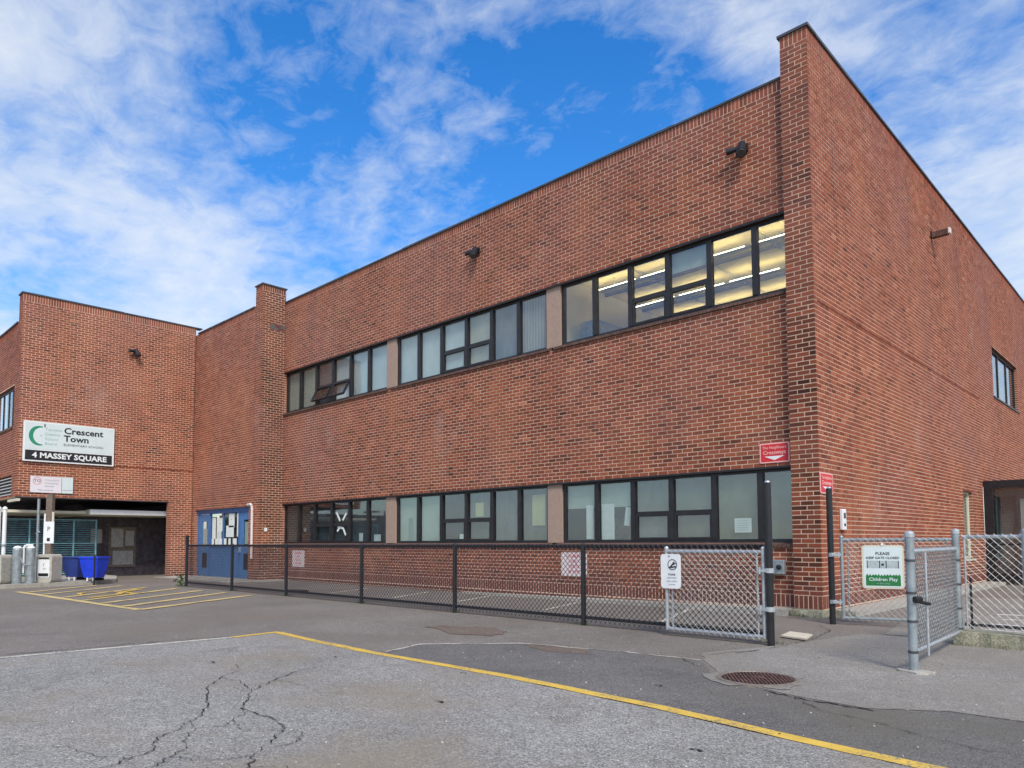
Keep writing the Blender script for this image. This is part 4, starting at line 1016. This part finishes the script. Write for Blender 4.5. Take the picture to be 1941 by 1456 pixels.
# weeds
wd = MB(); random.seed(5)
for i in range(150):
    a_ = random.uniform(0, 6.28); rr = random.uniform(.0, .28); x, y = -17.62+rr*math.cos(a_), FY-.05+rr*math.sin(a_)*.6; z = random.uniform(.0, .42)*(1-rr*1.8)
    s_ = random.uniform(.03, .07); d = Vector((random.uniform(-1, 1), random.uniform(-1, 1), random.uniform(-.2, .8))).normalized(); e = d.orthogonal().normalized()*s_*.45
    p = Vector((x, y, max(.01, z))); wd.poly([p, p+d*s_*.5+e, p+d*s_, p+d*s_*.5-e])
wt = thing('weed', 'leafy green weed at the foot of the first black fence post', 'weed', (0, 0, 0)); wd.build('leaves', M_LEAF, wt)
MB().tube((-17.62, FY-.05, 0), (-17.6, FY-.05, .35), .006, 5).build('stem', M_LEAF, wt)
# small black tray on the ground behind the fence
tag(MB().box(-13.0, -12.35, -2.95, -2.65, .002, .05).build('floor_grate', M_BLACK), 'flat black tray on the ground behind the fence near the brick pier', 'tray')
lf = MB(); random.seed(21)
def leaf(x, y, z, s_):
    a_ = random.uniform(0, 6.28); d = Vector((math.cos(a_), math.sin(a_), random.uniform(-.1, .3)))*s_; e = Vector((-math.sin(a_), math.cos(a_), 0))*s_*.4; p = Vector((x, y, z))
    lf.poly([p, p+d*.5+e, p+d, p+d*.5-e])
for i in range(260):
    x = random.uniform(-18, -.6); leaf(x, -.02-.3*random.random()**2-(.45 if x > -9 and random.random() < .5 else 0), .012 if x < -9 else .02+.011*(x+9), random.uniform(.02, .05))
for i in range(120): leaf(random.uniform(-17, .6), FY-.1+random.uniform(-.15, .2), .012, random.uniform(.015, .04))
for i in range(90): leaf(random.uniform(-6, 4), random.uniform(-10, -4.2), .014, random.uniform(.012, .028))
for i in range(60): leaf(random.uniform(-.6, .6), random.uniform(-.9, -.3), .014, random.uniform(.02, .04))
o = lf.build('fallen_leaves', plain('dry_leaf', (.13, .09, .045), .9, 0, .5, 30)); o['kind'] = 'stuff'
gr = MB()
for i in range(700):
    cx_ = random.choice((-17.6, -14.3, -11.4, -8.3, -5.3, -2.3, .75, -.3, .2, 2.5, 3.0)); yy = FY if cx_ not in (-.3, .2, 2.5, 3.0) else (-.32 if cx_ < 1 else -2.42)
    x, y = cx_+random.gauss(0, .10), yy+random.gauss(0, .04); h = random.uniform(.02, .09); a_ = random.uniform(0, 6.28)
    gr.poly([(x-.003*math.sin(a_), y+.003*math.cos(a_), .004), (x+.003*math.sin(a_), y-.003*math.cos(a_), .004), (x+h*.4*math.cos(a_), y+h*.4*math.sin(a_), h)])
o = gr.build('grass_tufts', M_LEAF); o['kind'] = 'stuff'
# pebbles
pb = MB(); random.seed(9)
for i in range(420):
    x = random.uniform(-6, 4.6); y = random.uniform(-11.6, -4.4); s_ = random.uniform(.004, .011); z = .006
    n = len(pb.v); pb.v += [(x+s_, y, z), (x, y+s_, z), (x-s_, y, z), (x, y-s_, z), (x, y, z+s_*.8)]; pb.f += [(n, n+1, n+4), (n+1, n+2, n+4), (n+2, n+3, n+4), (n+3, n, n+4)]
o = pb.build('gravel', plain('pebble', (.45, .43, .38), .9, 0, .4, 40)); o['kind'] = 'stuff'

# ------------------------------------------------------------------ things by the left entrance
def bin_(x, y, lbl, sign=True):
    t = thing('litter_bin', lbl, 'bin', (x, y, .12), R(38), 'beige concrete litter bins by the entrance'); t.scale = (.82, .82, .95)
    MB().extr(rrect(.62, .9, .12, 5, 0, .45), -.27, .27).build('body', M_BINC, t, bevel=.01)
    if sign:
        MB().extr(rrect(.46, .56, .04, 4, 0, .45), -.285, -.271).build('panel', M_WHITE, t); MB().extr(rrect(.40, .10, .02, 3, 0, .25), -.29, -.284).build('slot', M_INK, t)
        text('T', .13, M_INK, t, 0, .55, -.287); text('litter', .06, M_INK, t, .04, .44, -.287)
        MB().box(-.2, .2, -.286, -.272, .755, .80).build('opening', M_FRAME, t)
bin_(-20.75, -6.54, 'beige concrete litter bin with a white panel beside the wooden post')
bin_(-20.8, -7.8, 'beige concrete litter bin at the left edge of the picture', False)
def bollard(x, y, lbl):
    t = thing('bollard', lbl, 'bollard', (x, y, .12), 0, 'grey bollards on the raised pavement'); 
    MB().lathe([(.125, 0), (.125, 1.0), (.11, 1.04)], 0, 0, 18).build('pipe', M_GALVD, t); MB().lathe([(.12, 1.04), (.12, 1.06), (.07, 1.1), (.01, 1.115)], 0, 0, 18).build('cap', M_WHITE, t)
bollard(-20.6, -7.4, 'grey pipe bollard with white cap, second from the left bin'); bollard(-20.6, -7.07, 'grey pipe bollard carrying a white bent rail, beside the bin with the panel')
rl = MB(); P_ = [(-20.6, -7.25, .42), (-20.6, -7.25, 1.16), (-20.58, -7.2, 1.25), (-20.58, -7.02, 1.25)]
for a_, b_ in zip(P_[:-1], P_[1:]): rl.tube(a_, b_, .035, 8)
tag(rl.build('hand_rail', M_WHITE), 'white bent rail beside the grey bollards', 'rail')
ch = MB(); P_ = [(-20.5, -7.36, .92), (-20.48, -7.3, .74), (-20.48, -7.22, .66), (-20.5, -7.1, .68)]
for a_, b_ in zip(P_[:-1], P_[1:]): ch.tube(a_, b_, .015, 6)
tag(ch.build('chain', M_GALV), 'hanging chain between the two grey bollards', 'chain')
wp = thing('sign_post', 'weathered wooden post carrying two white plates under the overhang', 'post', (-21.0, -6.5, .12), R(38))
MB().box(-.10, .10, -.06, .06, 0, 2.7).build('timber', M_WOOD, wp); MB().box(-.16, -.105, -.05, .05, 0, 2.1).build('pipe', M_WHITE, wp)
MB().box(-.14, .2, -.08, -.062, 1.18, 1.85).build('plate', M_WHITE, wp); text('P', .2, M_INK, wp, .03, 1.62, -.084); MB().box(-.02, .08, -.084, -.081, 1.25, 1.35).build('mark', M_INK, wp)
MB().tube((.14, -.05, 1.85), (.14, -.05, 2.15), .035, 8).build('stub', M_CREAM, wp)
for i, (x, y, l_) in enumerate(((-21.4, -7.59, 'white steel pole at the left edge under the overhang'), (-21.4, -7.74, 'white steel pole cut by the left edge of the picture'))):
    t = thing('steel_pole', l_, 'pole', (x, y, .12)); MB().lathe([(.055, 0), (.055, 2.2), (.07, 2.21), (.07, 2.25), (.02, 2.3)], 0, 0, 14).build('pipe', M_WHITE, t); MB().lathe([(.07, 1.1), (.07, 1.16)], 0, 0, 14).build('clamp', M_GALVD, t)
t = thing('steel_pole', 'thin grey pole with a small bracket between the bollards and wooden post', 'pole', (-22.0, -6.58, .12)); MB().lathe([(.04, 0), (.04, 2.6)], 0, 0, 10).build('pipe', M_GALVD, t); MB().tube((-.15, 0, 1.5), (.15, 0, 1.55), .025, 8).build('bracket', M_GALV, t)
def tub(x, y, rz, lbl, dark):
    t = thing('recycling_tub', lbl, 'tub', (x, y, .12), rz, 'blue tubs by the entrance'); t.scale = (.84, .84, .84)
    m_ = M_TUB if not dark else plain('dark_blue_plastic', (.02, .045, .22), .5, 0, .15, 3)  # darker blue for the tub standing behind
    b_ = MB(); n = 0
    for (w0, d0, z) in ((.26, .22, .12), (.33, .28, .45), (.37, .33, .82), (.40, .36, .84), (.40, .36, .90), (.36, .32, .90), (.35, .31, .80)):
        b_.v += [(sx*w0, sy*d0, z) for sx, sy in ((-1, -1), (1, -1), (1, 1), (-1, 1))]
    for j in range(6):
        for i in range(4): a0 = j*4+i; a1 = j*4+(i+1) % 4; b_.f.append((a0, a1, a1+4, a0+4))
    b_.f += [(3, 2, 1, 0), (24, 25, 26, 27)]
    b_.build('body', m_, t, bevel=.02)
    for sx in (-.12, .12): MB().tube((sx, -.2, 0), (sx, -.2, .13), .03, 8).build('leg', M_WHITE, t)
    MB().tube((-.2, .25, .06), (.2, .25, .06), .05, 10).build('wheel', M_BLACK, t)
tub(-20.6, -5.34, R(38), 'bright blue plastic tub on white legs at the kerb', False); tub(-21.6, -5.57, R(30), 'dark blue plastic tub behind the bright blue one', True)
tag(MB().tube((-20.05, -5.5, 0), (-20.05, -5.5, .95), .025, 8).build('marker_stake', M_BLACK), 'thin black stake standing in front of the bright blue tub', 'stake')
# teal mesh screen in the underpass
sc = thing('screen_fence', 'teal mesh screen inside the dark underpass', 'fence', (-25.6, 0, 0))
fr = MB()
for y in (-3.85, -4.6, -6.0, -7.4, -8.8): fr.tube((0, y, .12), (0, y, 2.2), .03, 8)
for z in (2.17, 1.3, .2): fr.tube((0, -3.85, z), (0, -8.8, z), .022, 8)
fr.build('frame', M_TEAL, sc)
sl_ = MB()
for i in range(24): z = .25+i*.08; sl_.box(-.006, .006, -8.8, -3.85, z, z+.032)
q = sl_.build('mesh_slats', plain('teal_slat', (.07, .17, .20), .7, 0, .5, 5), sc); q['kind'] = 'stuff'
print('bricks', len(bricks), 'objects', len(bpy.data.objects))
